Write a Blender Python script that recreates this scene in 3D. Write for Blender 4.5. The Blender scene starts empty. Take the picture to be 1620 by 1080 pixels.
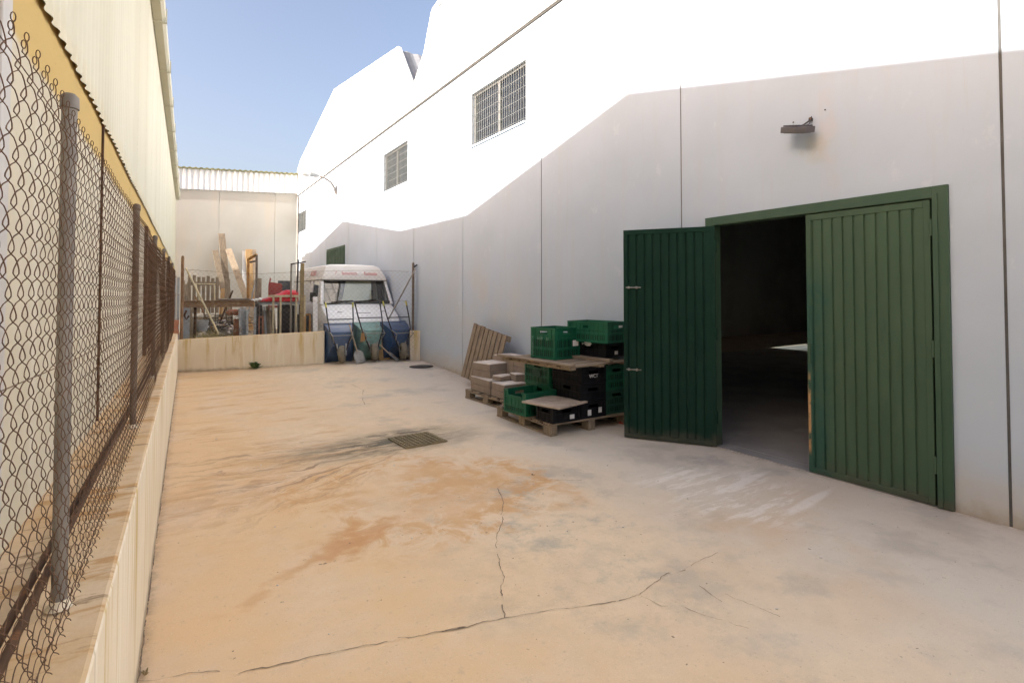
import bpy, bmesh, math, random
from mathutils import Vector, Matrix, Euler, noise
random.seed(11)
R = math.radians
SC = bpy.context.scene
COL = SC.collection

# ------------------------------------------------------------------ camera, sky, sun, exposure
CAM_H, PITCH, YAW, FPX = 1.65, 0.026, math.atan(548 / 860.0), 860.0
cd = bpy.data.cameras.new('camera'); cam = bpy.data.objects.new('camera', cd); COL.objects.link(cam)
cam.location = (0, 0, CAM_H); cam.rotation_euler = (math.pi / 2 + PITCH, 0, -YAW)
cd.sensor_width = 36; cd.lens = FPX / 1620 * 36; cd.shift_y = -(540 - (466 - FPX * math.tan(PITCH))) / 1620
cd.clip_start = 0.05; cd.clip_end = 600
SC.camera = cam

TO_SUN = Vector((-1, -0.050, 0.434)).normalized()
world = bpy.data.worlds.new('World'); SC.world = world; world.use_nodes = True
wn = world.node_tree; bg = wn.nodes['Background']
sky = wn.nodes.new('ShaderNodeTexSky'); sky.sky_type = 'NISHITA'; sky.sun_disc = False
sky.sun_elevation = math.asin(TO_SUN.z); sky.sun_rotation = math.atan2(TO_SUN.x, TO_SUN.y)
sky.air_density = 1.0; sky.dust_density = 5.5; sky.ozone_density = 2.5
tint = wn.nodes.new('ShaderNodeMix'); tint.data_type = 'RGBA'; tint.blend_type = 'MULTIPLY'; tint.inputs[0].default_value = 1; tint.inputs[7].default_value = (1.17, .975, .875, 1)
wn.links.new(sky.outputs[0], tint.inputs[6]); wn.links.new(tint.outputs[2], bg.inputs[0]); bg.inputs[1].default_value = .12
sd = bpy.data.lights.new('sun', 'SUN'); sun = bpy.data.objects.new('sun', sd); COL.objects.link(sun)
sd.energy = 4.2; sd.angle = R(0.5); sd.color = (1.0, 0.985, 0.955)
sun.rotation_euler = TO_SUN.to_track_quat('Z', 'Y').to_euler(); sun.location = (-30, 0, 30)
SC.view_settings.view_transform = 'Standard'; SC.view_settings.look = 'None'
SC.view_settings.exposure = 1.7; SC.view_settings.gamma = 1
SC.cycles.use_denoising = True
SC.cycles.max_bounces = 10; SC.cycles.diffuse_bounces = 6; SC.cycles.transparent_max_bounces = 16

# ------------------------------------------------------------------ mesh helpers
class MB:
    def __init__(s): s.v = []; s.f = []
    def add(s, vs, fs):
        o = len(s.v); s.v += [tuple(v) for v in vs]; s.f += [tuple(i + o for i in f) for f in fs]; return s
    def hexa(s, p):          # 8 points: bottom 0-3 ccw, top 4-7
        return s.add(p, [(3, 2, 1, 0), (4, 5, 6, 7), (0, 1, 5, 4), (1, 2, 6, 5), (2, 3, 7, 6), (3, 0, 4, 7)])
    def bx(s, x0, x1, y0, y1, z0, z1, M=None):
        p = [Vector(q) for q in ((x0, y0, z0), (x1, y0, z0), (x1, y1, z0), (x0, y1, z0), (x0, y0, z1), (x1, y0, z1), (x1, y1, z1), (x0, y1, z1))]
        if M: p = [M @ q for q in p]
        return s.hexa(p)
    def bar(s, a, b, w, h, up=(0, 0, 1)):
        a, b = Vector(a), Vector(b); d = (b - a).normalized(); u = Vector(up)
        if abs(d.dot(u)) > .98: u = Vector((0, 1, 0)) if abs(d.y) < .9 else Vector((1, 0, 0))
        x = d.cross(u).normalized() * (w / 2); y = x.cross(d).normalized() * (h / 2)
        return s.hexa([a - x - y, a + x - y, b + x - y, b - x - y, a - x + y, a + x + y, b + x + y, b - x + y])
    def tube(s, pts, r, n=8, closed=False):
        pts = [Vector(p) for p in pts]; m = len(pts); rs = r if isinstance(r, (list, tuple)) else [r] * m
        vs, fs = [], []; ref = None
        for i, p in enumerate(pts):
            if closed: d = pts[(i + 1) % m] - pts[i - 1]
            else: d = pts[min(i + 1, m - 1)] - pts[max(i - 1, 0)]
            d.normalize()
            if ref is None:
                ref = Vector((0, 0, 1)) if abs(d.z) < .9 else Vector((1, 0, 0))
            x = ref - d * ref.dot(d)
            if x.length < 1e-5: x = d.orthogonal()
            x.normalize(); ref = x; y = d.cross(x)
            for k in range(n):
                a = 2 * math.pi * k / n
                vs.append(p + (x * math.cos(a) + y * math.sin(a)) * rs[i])
        for i in range(m if closed else m - 1):
            j = (i + 1) % m
            for k in range(n):
                k2 = (k + 1) % n; fs.append((i * n + k, i * n + k2, j * n + k2, j * n + k))
        if not closed: fs += [tuple(reversed(range(n))), tuple((m - 1) * n + k for k in range(n))]
        return s.add(vs, fs)
    def cyl(s, a, b, r, n=16): return s.tube([a, b], r, n)
    def prism(s, poly, d):    # polygon of 3d points extruded by vector d
        n = len(poly); poly = [Vector(p) for p in poly]; d = Vector(d)
        return s.add(poly + [p + d for p in poly], [tuple(reversed(range(n))), tuple(range(n, 2 * n))] + [(i, (i + 1) % n, n + (i + 1) % n, n + i) for i in range(n)])
    def lathe(s, prof, M, n=20):
        vs, fs = [], []; m = len(prof)
        for k in range(n):
            a = 2 * math.pi * k / n
            for (r, h) in prof: vs.append(M @ Vector((r * math.cos(a), r * math.sin(a), h)))
        for k in range(n):
            for i in range(m - 1):
                k2 = (k + 1) % n; fs.append((k * m + i, k2 * m + i, k2 * m + i + 1, k * m + i + 1))
        return s.add(vs, fs)
    def xf(s, M): s.v = [tuple(M @ Vector(v)) for v in s.v]; return s
    def build(s, name, mat, parent=None, world=False, bevel=0, seg=2, smooth=None, fix=True):
        me = bpy.data.meshes.new(name)
        vs = s.v
        if world and parent is not None:
            t = parent
            while t.parent: t = t.parent
            inv = Matrix.LocRotScale(t.location, t.rotation_euler, None).inverted()
            vs = [tuple(inv @ Vector(v)) for v in vs]
        me.from_pydata(vs, [], s.f); me.validate(); me.update()
        if fix:
            bm = bmesh.new(); bm.from_mesh(me); bmesh.ops.recalc_face_normals(bm, faces=bm.faces); bm.to_mesh(me); bm.free()
        o = bpy.data.objects.new(name, me); COL.objects.link(o)
        if mat: me.materials.append(mat)
        if parent is not None: o.parent = parent
        if smooth is not None:
            me.shade_smooth(); me.set_sharp_from_angle(angle=R(smooth))
        if bevel:
            b = o.modifiers.new('bevel', 'BEVEL'); b.width = bevel; b.segments = seg; b.limit_method = 'ANGLE'; b.angle_limit = R(35)
        return o

def second(o, mt, n0):      # faces from n0 on take a second material
    o.data.materials.append(mt)
    for p in o.data.polygons[n0:]: p.material_index = 1
def tag(o, label=None, cat=None, group=None, kind=None):
    if label: o['label'] = label
    if cat: o['category'] = cat
    if group: o['group'] = group
    if kind: o['kind'] = kind
    return o
def empty(name, loc, rz=0, label=None, cat=None, group=None, rot=None):
    o = bpy.data.objects.new(name, None); COL.objects.link(o); o.location = loc
    o.rotation_euler = rot if rot else (0, 0, rz); o.empty_display_size = .1
    return tag(o, label, cat, group)
def kids(o): return [c for c in bpy.data.objects if c.parent == o]
def dup(o, loc, rot, label, group=None, mats=None, parent=None):
    c = o.copy(); COL.objects.link(c)
    if parent is not None: c.parent = parent
    else:
        c.location = loc; c.rotation_euler = rot; tag(c, label, None, group)
    for ch in kids(o): dup(ch, None, None, None, parent=c)
    return c

def text(s_, size, loc, rot, parent, name='red_lettering', sx=1, mt='redtext'):
    cu = bpy.data.curves.new(name, 'FONT'); cu.body = s_; cu.size = size; cu.extrude = .0015; cu.align_x = 'LEFT'
    o = bpy.data.objects.new(name, cu); COL.objects.link(o); o.parent = parent; o.location = loc; o.rotation_euler = rot; 
    o.scale = (1, 1, 1); dg_ = bpy.context.evaluated_depsgraph_get(); me = bpy.data.meshes.new_from_object(o.evaluated_get(dg_)); bpy.data.objects.remove(o)
    for v_ in me.vertices: v_.co.x *= sx
    me.materials.clear(); me.materials.append(M[mt]); me.name = name
    o = bpy.data.objects.new(name, me); COL.objects.link(o); o.parent = parent; o.location = loc; o.rotation_euler = rot; return o
# ------------------------------------------------------------------ material helpers
class NT:
    def __init__(s, name):
        s.m = bpy.data.materials.new(name); s.m.use_nodes = True; s.t = s.m.node_tree
        s.b = s.t.nodes['Principled BSDF']; s.out = s.t.nodes['Material Output']
    def n(s, typ, **kw):
        x = s.t.nodes.new('ShaderNode' + typ)
        for k, v in kw.items(): setattr(x, k, v)
        return x
    def put(s, sock, v):
        if isinstance(v, bpy.types.NodeSocket): s.t.links.new(v, sock)
        else:
            if sock.type == 'RGBA' and len(v) == 3: v = (*v, 1)
            sock.default_value = v
    def coord(s): return s.n('TexCoord').outputs['Object']
    def coordw(s): return s.n('NewGeometry').outputs['Position']
    def map(s, vec, scale=(1, 1, 1), loc=(0, 0, 0), rot=(0, 0, 0)):
        m = s.n('Mapping'); s.put(m.inputs[0], vec); m.inputs['Location'].default_value = loc
        m.inputs['Rotation'].default_value = rot; m.inputs['Scale'].default_value = scale; return m.outputs[0]
    def noise(s, vec, scale=5, detail=4, rough=.55, dist=0):
        x = s.n('TexNoise'); s.put(x.inputs['Vector'], vec); x.inputs['Scale'].default_value = scale
        x.inputs['Detail'].default_value = detail; x.inputs['Roughness'].default_value = rough; x.inputs['Distortion'].default_value = dist
        return x.outputs['Fac']
    def rng(s, v, a, b, lo=0., hi=1., smooth=True):
        x = s.n('MapRange', interpolation_type='SMOOTHSTEP' if smooth else 'LINEAR')
        s.put(x.inputs[0], v)
        for i, q in enumerate((a, b, lo, hi)): x.inputs[1 + i].default_value = q
        return x.outputs[0]
    def math(s, op, a, b=0., clamp=False):
        x = s.n('Math', operation=op, use_clamp=clamp); s.put(x.inputs[0], a); s.put(x.inputs[1], b); return x.outputs[0]
    def mul(s, *a):
        r = a[0]
        for q in a[1:]: r = s.math('MULTIPLY', r, q)
        return r
    def mix(s, f, a, b, typ='MIX'):
        x = s.n('Mix', data_type='RGBA', blend_type=typ); s.put(x.inputs[0], f); s.put(x.inputs[6], a); s.put(x.inputs[7], b); return x.outputs[2]
    def sep(s, vec):
        x = s.n('SeparateXYZ'); s.put(x.inputs[0], vec); return x.outputs
    def comb(s, a, b, c):
        x = s.n('CombineXYZ'); s.put(x.inputs[0], a); s.put(x.inputs[1], b); s.put(x.inputs[2], c); return x.outputs[0]
    def blob(s, x, y, cx, cy, rx, ry, soft=1.0):   # 1 inside an ellipse, falls to 0
        dx = s.math('DIVIDE', s.math('SUBTRACT', x, cx), rx); dy = s.math('DIVIDE', s.math('SUBTRACT', y, cy), ry)
        d = s.math('SQRT', s.math('ADD', s.mul(dx, dx), s.mul(dy, dy)))
        return s.rng(d, 1.0, max(0., 1.0 - soft))
    def bump(s, h, strength=.2, dist=.01):
        x = s.n('Bump'); x.inputs['Strength'].default_value = strength; x.inputs['Distance'].default_value = dist
        s.put(x.inputs['Height'], h); s.t.links.new(x.outputs[0], s.b.inputs['Normal'])
    def fin(s, col, rough=.7, metal=0., spec=None):
        s.put(s.b.inputs['Base Color'], col); s.put(s.b.inputs['Roughness'], rough); s.put(s.b.inputs['Metallic'], metal)
        if spec is not None: s.b.inputs['Specular IOR Level'].default_value = spec
        return s.m

def mat(name, c1, c2=None, scale=4, rough=.65, metal=0, bump=.15, bscale=60, bd=.003, c3=None, s3=8, lo=.55, hi=.7, stretch=(1, 1, 1), rnd=True, spec=.4):
    t = NT(name); v = t.coord()
    if rnd:
        oi = t.n('ObjectInfo'); a = t.n('VectorMath', operation='ADD'); t.put(a.inputs[0], v)
        t.put(a.inputs[1], t.comb(t.mul(oi.outputs['Random'], 37.), t.mul(oi.outputs['Random'], 91.), t.mul(oi.outputs['Random'], 13.))); v = a.outputs[0]
    v = t.map(v, stretch)
    c = t.mix(t.rng(t.noise(v, scale, 5, .6), .3, .7), c1, c2 or tuple(q * .75 for q in c1))
    if c3: c = t.mix(t.rng(t.noise(t.map(v, loc=(7, 3, 1)), s3, 6, .65), lo, hi), c, c3)
    t.bump(t.noise(v, bscale, 3, .6), bump, bd)
    return t.fin(c, rough, metal, spec)

WHITE_C = (.43, .49, .565)
# ---- yard slab: stains, rust wash, tyre scuffs with a shape of their own
def ground_mat():
    t = NT('yard_concrete'); v = t.coordw(); x, y, z = t.sep(v)
    warp = t.noise(v, .9, 4, .6); warp2 = t.noise(t.map(v, loc=(5, 9, 0)), 1.1, 4, .6)
    wx = t.math('ADD', x, t.rng(warp, 0, 1, -.9, .9, False)); wy = t.math('ADD', y, t.rng(warp2, 0, 1, -.9, .9, False))
    big = t.noise(v, .55, 5, .6); fine = t.noise(v, 7, 6, .65); grit = t.noise(v, 160, 3, .7)
    c = t.mix(t.rng(big, .35, .68), GND_A, GND_B)
    c = t.mix(t.rng(fine, .35, .75, 0, .35), c, GND_C)
    # greyer concrete along the warehouse and on the right
    g = t.rng(t.math('ADD', wx, t.mul(y, -.06)), 2.0, 3.9, 0, .92)
    c = t.mix(g, c, GND_G)
    g2 = t.mul(t.rng(t.noise(t.map(v, loc=(1, 6, 0)), 1.25, 6, .62), .50, .68, 0, .6), t.rng(wx, 1.4, 2.6))
    c = t.mix(g2, c, (.40, .355, .30))
    pk = t.mul(t.blob(wx, wy, 3.6, 2.2, 1.7, 1.0, .9), t.rng(t.noise(t.map(v, loc=(8, 2, 0)), 1.4, 5), .35, .62, 0, .7))
    c = t.mix(pk, c, (.60, .42, .27))
    # grey damp clouds in the middle
    gp = t.mul(t.rng(t.noise(t.map(v, loc=(3, 1, 0)), 2.1, 7, .7), .48, .66, 0, .8), t.blob(wx, wy, 2.3, 3.1, 1.5, 2.0, .8))
    c = t.mix(gp, c, (.37, .345, .29))
    pale = t.mul(t.rng(t.noise(t.map(v, loc=(6, 5, 0)), 1.6, 6, .65), .52, .70, 0, .6), t.blob(wx, wy, 2.6, 8.6, 2.2, 3.2, .7))
    c = t.mix(pale, c, (.62, .52, .385))
    # ochre wash on the left side
    ow = t.mul(t.rng(t.noise(t.map(v, (1, 1, 1), (2, 8, 0)), 1.0, 6, .68), .34, .62, .15, 1.), t.rng(wx, 2.5, .9))
    c = t.mix(ow, c, GND_O)
    ow2 = t.mul(t.rng(t.noise(t.map(v, (.8, 2.6, 1), (5, 1, 0)), 1.6, 6, .7), .50, .66, 0, .55), t.rng(wx, 2.2, 1.2), t.rng(y, 3.6, 5.0))
    c = t.mix(ow2, c, (.52, .285, .13))
    # orange ring-shaped deposit in front of the drain
    dx = t.math('SUBTRACT', wx, 1.8); dy = t.math('SUBTRACT', wy, 4.35)
    rr = t.math('SQRT', t.math('ADD', t.mul(dx, dx), t.mul(dy, dy)))
    ring = t.mul(t.rng(rr, .2, .8), t.rng(rr, 1.35, .85), t.rng(t.noise(v, 3.4, 6, .7, .8), .42, .60))
    c = t.mix(t.mul(ring, .78), c, (.59, .315, .12))
    sm = t.mul(t.blob(wx, wy, 2.15, 4.35, .75, .6, .7), t.rng(t.noise(t.map(v, loc=(4, 4, 4)), 2.6, 6, .65), .38, .58))
    c = t.mix(t.mul(sm, .8), c, (.60, .34, .145))
    sm2 = t.mul(t.blob(t.math('ADD', x, t.mul(t.math('SUBTRACT', y, 3.75), -.9)), t.math('ADD', wy, t.mul(x, -.42)), 1.15, 3.22, .62, .16, .9), t.rng(t.noise(v, 5, 5), .32, .55))
    c = t.mix(t.mul(sm2, .75), c, (.56, .29, .12))
    # rills running to the drain (polar round the grate)
    px = t.math('SUBTRACT', x, 2.45); py = t.math('SUBTRACT', y, 5.8)
    pr = t.math('SQRT', t.math('ADD', t.mul(px, px), t.mul(py, py))); pa = t.math('ARCTAN2', py, t.mul(px, -1.))
    for k, (kk, lo, hi, col, amt, rmax) in enumerate(((5.0, .53, .64, (.40, .23, .125), .75, 3.3), (9.0, .52, .60, (.28, .17, .105), .85, 2.9), (3.2, .48, .60, (.60, .36, .175), .62, 3.5))):
        wob = t.rng(t.noise(t.map(v, loc=(k * 3., 0, 0)), 1.0, 4, .6), 0, 1, -.3, .3, False)
        rill = t.noise(t.comb(t.mul(t.math('ADD', pa, wob), kk), t.mul(pr, .35), 1.3 + k), 1.7, 5, .68)
        rm = t.mul(t.rng(rill, lo, hi), t.rng(t.math('ABSOLUTE', t.math('ADD', pa, .12)), .78, .42), t.rng(pr, .2, .6), t.rng(pr, rmax, 1.3), t.rng(t.noise(t.map(v, (.6, 2.4, 1), (k * 7., 2, 0)), 2.3, 5, .65), .36, .50))
        c = t.mix(t.mul(rm, amt), c, col)
    # short reddish dashes on the far left part of the slab
    ds = t.mul(t.rng(t.noise(t.map(v, (.9, 7, 1), (3, 3, 0)), 1.7, 5, .68), .62, .69), t.rng(x, 2.6, 1.5), t.rng(y, 3.2, 4.4), t.rng(y, 10.5, 8.5))
    c = t.mix(t.mul(ds, .4), c, (.36, .21, .12))
    # dark algae round the grate
    al = t.mul(t.blob(px, py, -.40, .06, 1.5, .62, .95), t.rng(t.noise(t.map(v, (.8, 2.6, 1)), 3.4, 6, .7), .38, .58))
    al2 = t.mul(t.blob(px, py, -.1, .42, 1.0, .26, .9), t.rng(t.noise(t.map(v, (1, 3, 1), (9, 0, 0)), 3.8, 6, .7), .36, .58))
    sg = t.mul(t.blob(px, py, -.3, .15, 1.9, .95, .95), t.rng(t.noise(t.map(v, (1, 1.6, 1), (2, 5, 0)), 1.9, 6, .68), .38, .60, 0, .6))
    c = t.mix(sg, c, (.33, .27, .18))
    c = t.mix(t.mul(t.math('MAXIMUM', al, al2), .92), c, (.075, .068, .048))
    # whitish scrapes and wheel marks in front of the gate
    wsn = t.mul(t.blob(wx, wy, 4.0, 3.0, .95, .95, .7), t.rng(t.noise(t.map(v, (1, 6, 1), rot=(0, 0, .35)), 2.2, 8, .78), .49, .57))
    c = t.mix(t.mul(wsn, .7), c, (.76, .69, .62))
    for (ax, ay, rx, ry) in ((4.30, 2.98, .62, .055), (4.35, 2.42, .55, .06), (3.95, 3.42, .5, .05)):
        tr = t.mul(t.blob(t.math('ADD', x, t.mul(t.rng(fine, 0, 1, -.1, .1, False), 1.)), t.math('ADD', y, t.mul(x, -.12)), ax, ay - .12 * ax, rx, ry, .5), t.rng(fine, .3, .5))
        c = t.mix(t.mul(tr, .75), c, (.76, .69, .62))
    dk = t.mul(t.blob(wx, wy, 4.75, 3.3, .55, .7, .8), t.rng(t.noise(v, 3, 5), .4, .62))
    c = t.mix(t.mul(dk, .55), c, (.30, .275, .255))
    # grime at the foot of the walls
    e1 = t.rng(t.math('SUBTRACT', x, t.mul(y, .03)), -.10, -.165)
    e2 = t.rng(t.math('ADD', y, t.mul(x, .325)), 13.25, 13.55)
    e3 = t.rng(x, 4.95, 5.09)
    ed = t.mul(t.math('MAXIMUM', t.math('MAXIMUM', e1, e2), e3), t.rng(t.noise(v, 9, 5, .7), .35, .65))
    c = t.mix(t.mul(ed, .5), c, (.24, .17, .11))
    c = t.mix(t.rng(t.noise(v, 46, 4, .7), .60, .72, 0, .5), c, (.30, .235, .17))
    c = t.mix(t.rng(t.noise(t.map(v, loc=(2, 2, 2)), 75, 3, .7), .60, .72, 0, .45), c, (.80, .72, .60))
    c = t.mix(t.rng(t.noise(t.map(v, loc=(5, 2, 2)), 14, 6, .72), .58, .68, 0, .32), c, (.42, .335, .245))
    sp = t.noise(t.map(v, loc=(1, 8, 0)), 26, 2, .5)
    c = t.mix(t.mul(t.rng(sp, .73, .76), .8), c, (.14, .10, .07))
    ln = t.noise(t.map(v, (1.3, 16, 1), rot=(0, 0, .22)), 2.4, 5, .75)
    c = t.mix(t.mul(t.rng(ln, .66, .71), t.rng(t.noise(v, .8, 3), .48, .6), .35), c, (.80, .72, .60))
    c = t.mix(t.rng(grit, .3, .75, 0, .16), c, (.25, .20, .15))
    hh = t.math('ADD', t.mul(grit, .35), t.noise(v, 22, 5, .6))
    t.bump(hh, .35, .006)
    return t.fin(c, t.rng(fine, .3, .7, .72, .92), 0, .25)
GND_A = (.74, .575, .40); GND_B = (.71, .525, .35); GND_C = (.55, .44, .305); GND_G = (.61, .54, .455); GND_O = (.72, .50, .285)

def white_wall_mat():
    t = NT('white_paint_on_concrete'); v = t.coordw(); x, y, z = t.sep(v)
    c = t.mix(t.rng(t.noise(v, .8, 5, .6), .3, .7), WHITE_C, (.40, .46, .525))
    st = t.noise(t.map(v, (1, 2.6, .22)), 1.6, 6, .65)
    c = t.mix(t.rng(st, .50, .72, 0, .35), c, (.435, .44, .445))
    st2 = t.noise(t.map(v, (1, 5, .12), (0, 4, 0)), 2.2, 6, .7)
    c = t.mix(t.rng(st2, .60, .72, 0, .35), c, (.42, .40, .37))
    sc = t.noise(t.map(v, (1, 1.4, 1)), 2.6, 7, .72)
    c = t.mix(t.rng(sc, .60, .68, 0, .28), c, (.56, .60, .63))
    # splashed earth at the foot
    dn = t.math('ADD', z, t.rng(t.noise(v, 2.2, 5, .65), 0, 1, -.35, .35, False))
    c = t.mix(t.rng(dn, .55, .02, 0, .5), c, (.50, .41, .29))
    dn2 = t.math('ADD', z, t.rng(t.noise(v, 6, 5, .65), 0, 1, -.14, .14, False))
    c = t.mix(t.rng(dn2, .16, .0, 0, .6), c, (.33, .26, .17))
    # warm water marks under the floodlight and beyond the stack
    fy = t.math('ADD', y, t.rng(t.noise(v, 5, 4), 0, 1, -.12, .12, False))
    f1 = t.mul(t.blob(fy, z, 2.72, 3.02, .2, .22, 1.), t.rng(t.noise(v, 9, 4), .25, .6))
    c = t.mix(t.mul(f1, .4), c, (.40, .31, .14))
    f2 = t.mul(t.blob(fy, z, 2.62, 3.15, .14, .9, 1.), t.rng(t.noise(v, 6, 4), .3, .65))
    c = t.mix(t.mul(f2, .22), c, (.58, .42, .32))
    f3 = t.mul(t.blob(t.math('ADD', y, t.mul(st, 1.)), z, 9.6, 1.4, 2.4, 1.5, 1.), t.rng(t.noise(v, 1.6, 5, .6), .35, .65))
    c = t.mix(t.mul(f3, .3), c, (.60, .50, .36))
    c = t.mix(t.rng(t.noise(v, 34, 3, .7), .70, .78, 0, .3), c, (.45, .40, .34))
    t.bump(t.math('ADD', t.noise(v, 90, 3), t.mul(t.noise(v, 6, 3), 1.4)), .12, .004)
    return t.fin(c, .8, 0, .25)
def clad_white_mat():
    t = NT('white_sheet_metal'); v = t.coordw()
    c = t.mix(t.rng(t.noise(t.map(v, (1, 3, .2)), 1.4, 5), .35, .75), (.78, .78, .77), (.70, .70, .68))
    return t.fin(c, .45, 0, .4)
def cream_clad_mat():
    t = NT('cream_sheet_metal'); v = t.coordw(); x, y, z = t.sep(v)
    c = t.mix(t.rng(t.noise(t.map(v, (1, 1.2, .1)), 1.3, 5), .35, .7), (.565, .54, .41), (.515, .485, .355))
    c = t.mix(t.rng(t.noise(t.map(v, (1, 7, .3)), 1.5, 5, .7), .58, .74, 0, .3), c, (.66, .64, .56))
    c = t.mix(t.rng(t.math('ADD', z, t.rng(t.noise(v, 6, 4), 0, 1, -.15, .15, False)), 2.86, 2.66, 0, .35), c, (.52, .40, .17))
    return t.fin(c, .5, 0, .35)
def cream_wall_mat():
    t = NT('cream_rendered_wall'); v = t.coordw(); x, y, z = t.sep(v)
    c = t.mix(t.rng(t.noise(v, 1.1, 5), .3, .7), (.60, .55, .43), (.54, .49, .37))
    c = t.mix(t.rng(t.noise(t.map(v, (1, 3, .3)), 1.6, 5), .5, .75, 0, .5), c, (.66, .62, .52))
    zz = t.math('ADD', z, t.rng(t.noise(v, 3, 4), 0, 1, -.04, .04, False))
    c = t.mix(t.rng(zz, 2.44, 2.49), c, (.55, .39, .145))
    c = t.mix(t.rng(t.noise(v, 40, 3), .68, .78, 0, .35), c, (.3, .22, .12))
    t.bump(t.noise(v, 70, 4), .2, .004)
    return t.fin(c, .85, 0, .2)
def low_wall_mat():
    t = NT('stained_render'); v = t.coordw(); x, y, z = t.sep(v)
    u = t.math('ADD', t.mul(x, 1.), t.mul(y, 1.))
    geo = t.n('NewGeometry'); nz = t.sep(geo.outputs['Normal'])[2]
    top = t.rng(nz, .6, .8)
    c = t.mix(t.rng(t.noise(v, 1.3, 5, .6), .3, .7), (.74, .65, .50), (.69, .59, .44))
    wst = t.noise(t.comb(t.mul(u, 16.), t.mul(z, .6), 9.), 1.1, 4, .6)
    c = t.mix(t.rng(wst, .52, .66, 0, .6), c, (.80, .74, .62))
    drip = t.noise(t.comb(t.mul(u, 5.5), t.mul(z, .25), 0.), 1.3, 5, .7)
    hgt = t.rng(z, .05, .85, .35, 1.)
    c = t.mix(t.mul(t.rng(drip, .52, .63, 0, .85), hgt), c, (.53, .375, .12))
    drip2 = t.noise(t.comb(t.mul(u, 13.), t.mul(z, .5), 4.), 1.2, 4, .6)
    c = t.mix(t.mul(t.rng(drip2, .62, .72, 0, .6), t.rng(z, .25, .8)), c, (.30, .21, .09))
    c = t.mix(t.rng(t.math('ADD', z, t.rng(t.noise(v, 6, 5), 0, 1, -.09, .09, False)), .12, .02, 0, .7), c, (.25, .19, .12))
    tc = t.mix(t.rng(t.noise(t.map(v, (1, 1, 1)), 2.1, 6, .65), .35, .65), (.64, .49, .32), (.60, .42, .235))
    tc = t.mix(t.rng(t.noise(t.map(v, (1, 3.5, 1)), 2.6, 6, .7), .50, .66, 0, .85), tc, (.46, .25, .09))
    tc = t.mix(t.rng(t.noise(t.map(v, (1.5, 6, 1), (3, 0, 0)), 2.2, 6, .72), .56, .66, 0, .75), tc, (.20, .12, .06))
    c = t.mix(top, c, tc)
    t.bump(t.math('ADD', t.noise(v, 60, 4), t.mul(t.noise(v, 9, 4), 1.5)), .25, .006)
    return t.fin(c, .85, 0, .2)
def rear_wall_mat():
    t = NT('beige_concrete_panel'); v = t.coordw(); x, y, z = t.sep(v)
    c = t.mix(t.rng(t.noise(v, .6, 5), .3, .7), (.445, .43, .385), (.40, .385, .34))
    c = t.mix(t.rng(t.noise(t.map(v, (2, 2, .2)), 1.5, 5), .5, .75, 0, .4), c, (.48, .41, .31))
    t.bump(t.noise(v, 40, 3), .1, .004)
    return t.fin(c, .85, 0, .2)
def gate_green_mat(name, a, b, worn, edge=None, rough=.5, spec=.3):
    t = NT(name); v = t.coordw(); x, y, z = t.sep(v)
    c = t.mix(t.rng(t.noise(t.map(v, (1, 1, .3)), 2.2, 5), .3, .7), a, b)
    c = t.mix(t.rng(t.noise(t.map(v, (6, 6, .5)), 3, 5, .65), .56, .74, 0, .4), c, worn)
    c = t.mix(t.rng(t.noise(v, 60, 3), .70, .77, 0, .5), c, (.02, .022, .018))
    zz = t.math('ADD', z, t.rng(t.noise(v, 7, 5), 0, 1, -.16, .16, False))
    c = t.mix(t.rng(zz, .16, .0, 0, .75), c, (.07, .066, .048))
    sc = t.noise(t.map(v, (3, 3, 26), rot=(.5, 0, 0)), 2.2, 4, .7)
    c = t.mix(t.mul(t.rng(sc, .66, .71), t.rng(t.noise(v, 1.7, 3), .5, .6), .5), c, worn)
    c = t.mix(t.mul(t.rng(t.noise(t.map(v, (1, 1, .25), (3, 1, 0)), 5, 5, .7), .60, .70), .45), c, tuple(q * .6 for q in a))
    if edge is not None:      # handled, flaking edge of the fixed leaf
        yy = t.math('ADD', y, t.rng(t.noise(v, 6, 6, .7), 0, 1, -.24, .24, False))
        m = t.mul(t.rng(yy, edge - .30, edge - .03), t.rng(z, 2.1, 1.6), t.rng(t.noise(t.map(v, (1, 1, .6)), 7, 6, .7), .32, .5))
        c = t.mix(t.mul(m, .9), c, (.022, .072, .052))
        fl = t.mul(t.rng(y, edge - .022, edge - .012), t.rng(z, .95, .85), t.rng(z, .15, .25), t.rng(t.noise(v, 9, 4), .35, .5))
        c = t.mix(fl, c, (.42, .24, .11))
    t.bump(t.noise(v, 30, 4), .12, .004)
    return t.fin(c, t.rng(t.noise(v, 4, 4), .3, .7, rough - .08, rough + .1), 0, spec)
def wood_mat(name, a, b, axis=2, dark=(.12, .085, .06)):
    t = NT(name); v = t.coord()
    oi = t.n('ObjectInfo'); ad = t.n('VectorMath', operation='ADD'); t.put(ad.inputs[0], v)
    t.put(ad.inputs[1], t.comb(t.mul(oi.outputs['Random'], 17.), t.mul(oi.outputs['Random'], 31.), 0.)); v = ad.outputs[0]
    s = [14, 14, 14]; s[axis] = 1.1
    g = t.noise(t.map(v, tuple(s)), 2.0, 6, .65)
    c = t.mix(t.rng(g, .3, .7), a, b)
    c = t.mix(t.rng(t.noise(v, 3.5, 5), .52, .74, 0, .6), c, dark)
    t.bump(g, .35, .004)
    return t.fin(c, .85, 0, .2)
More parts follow.
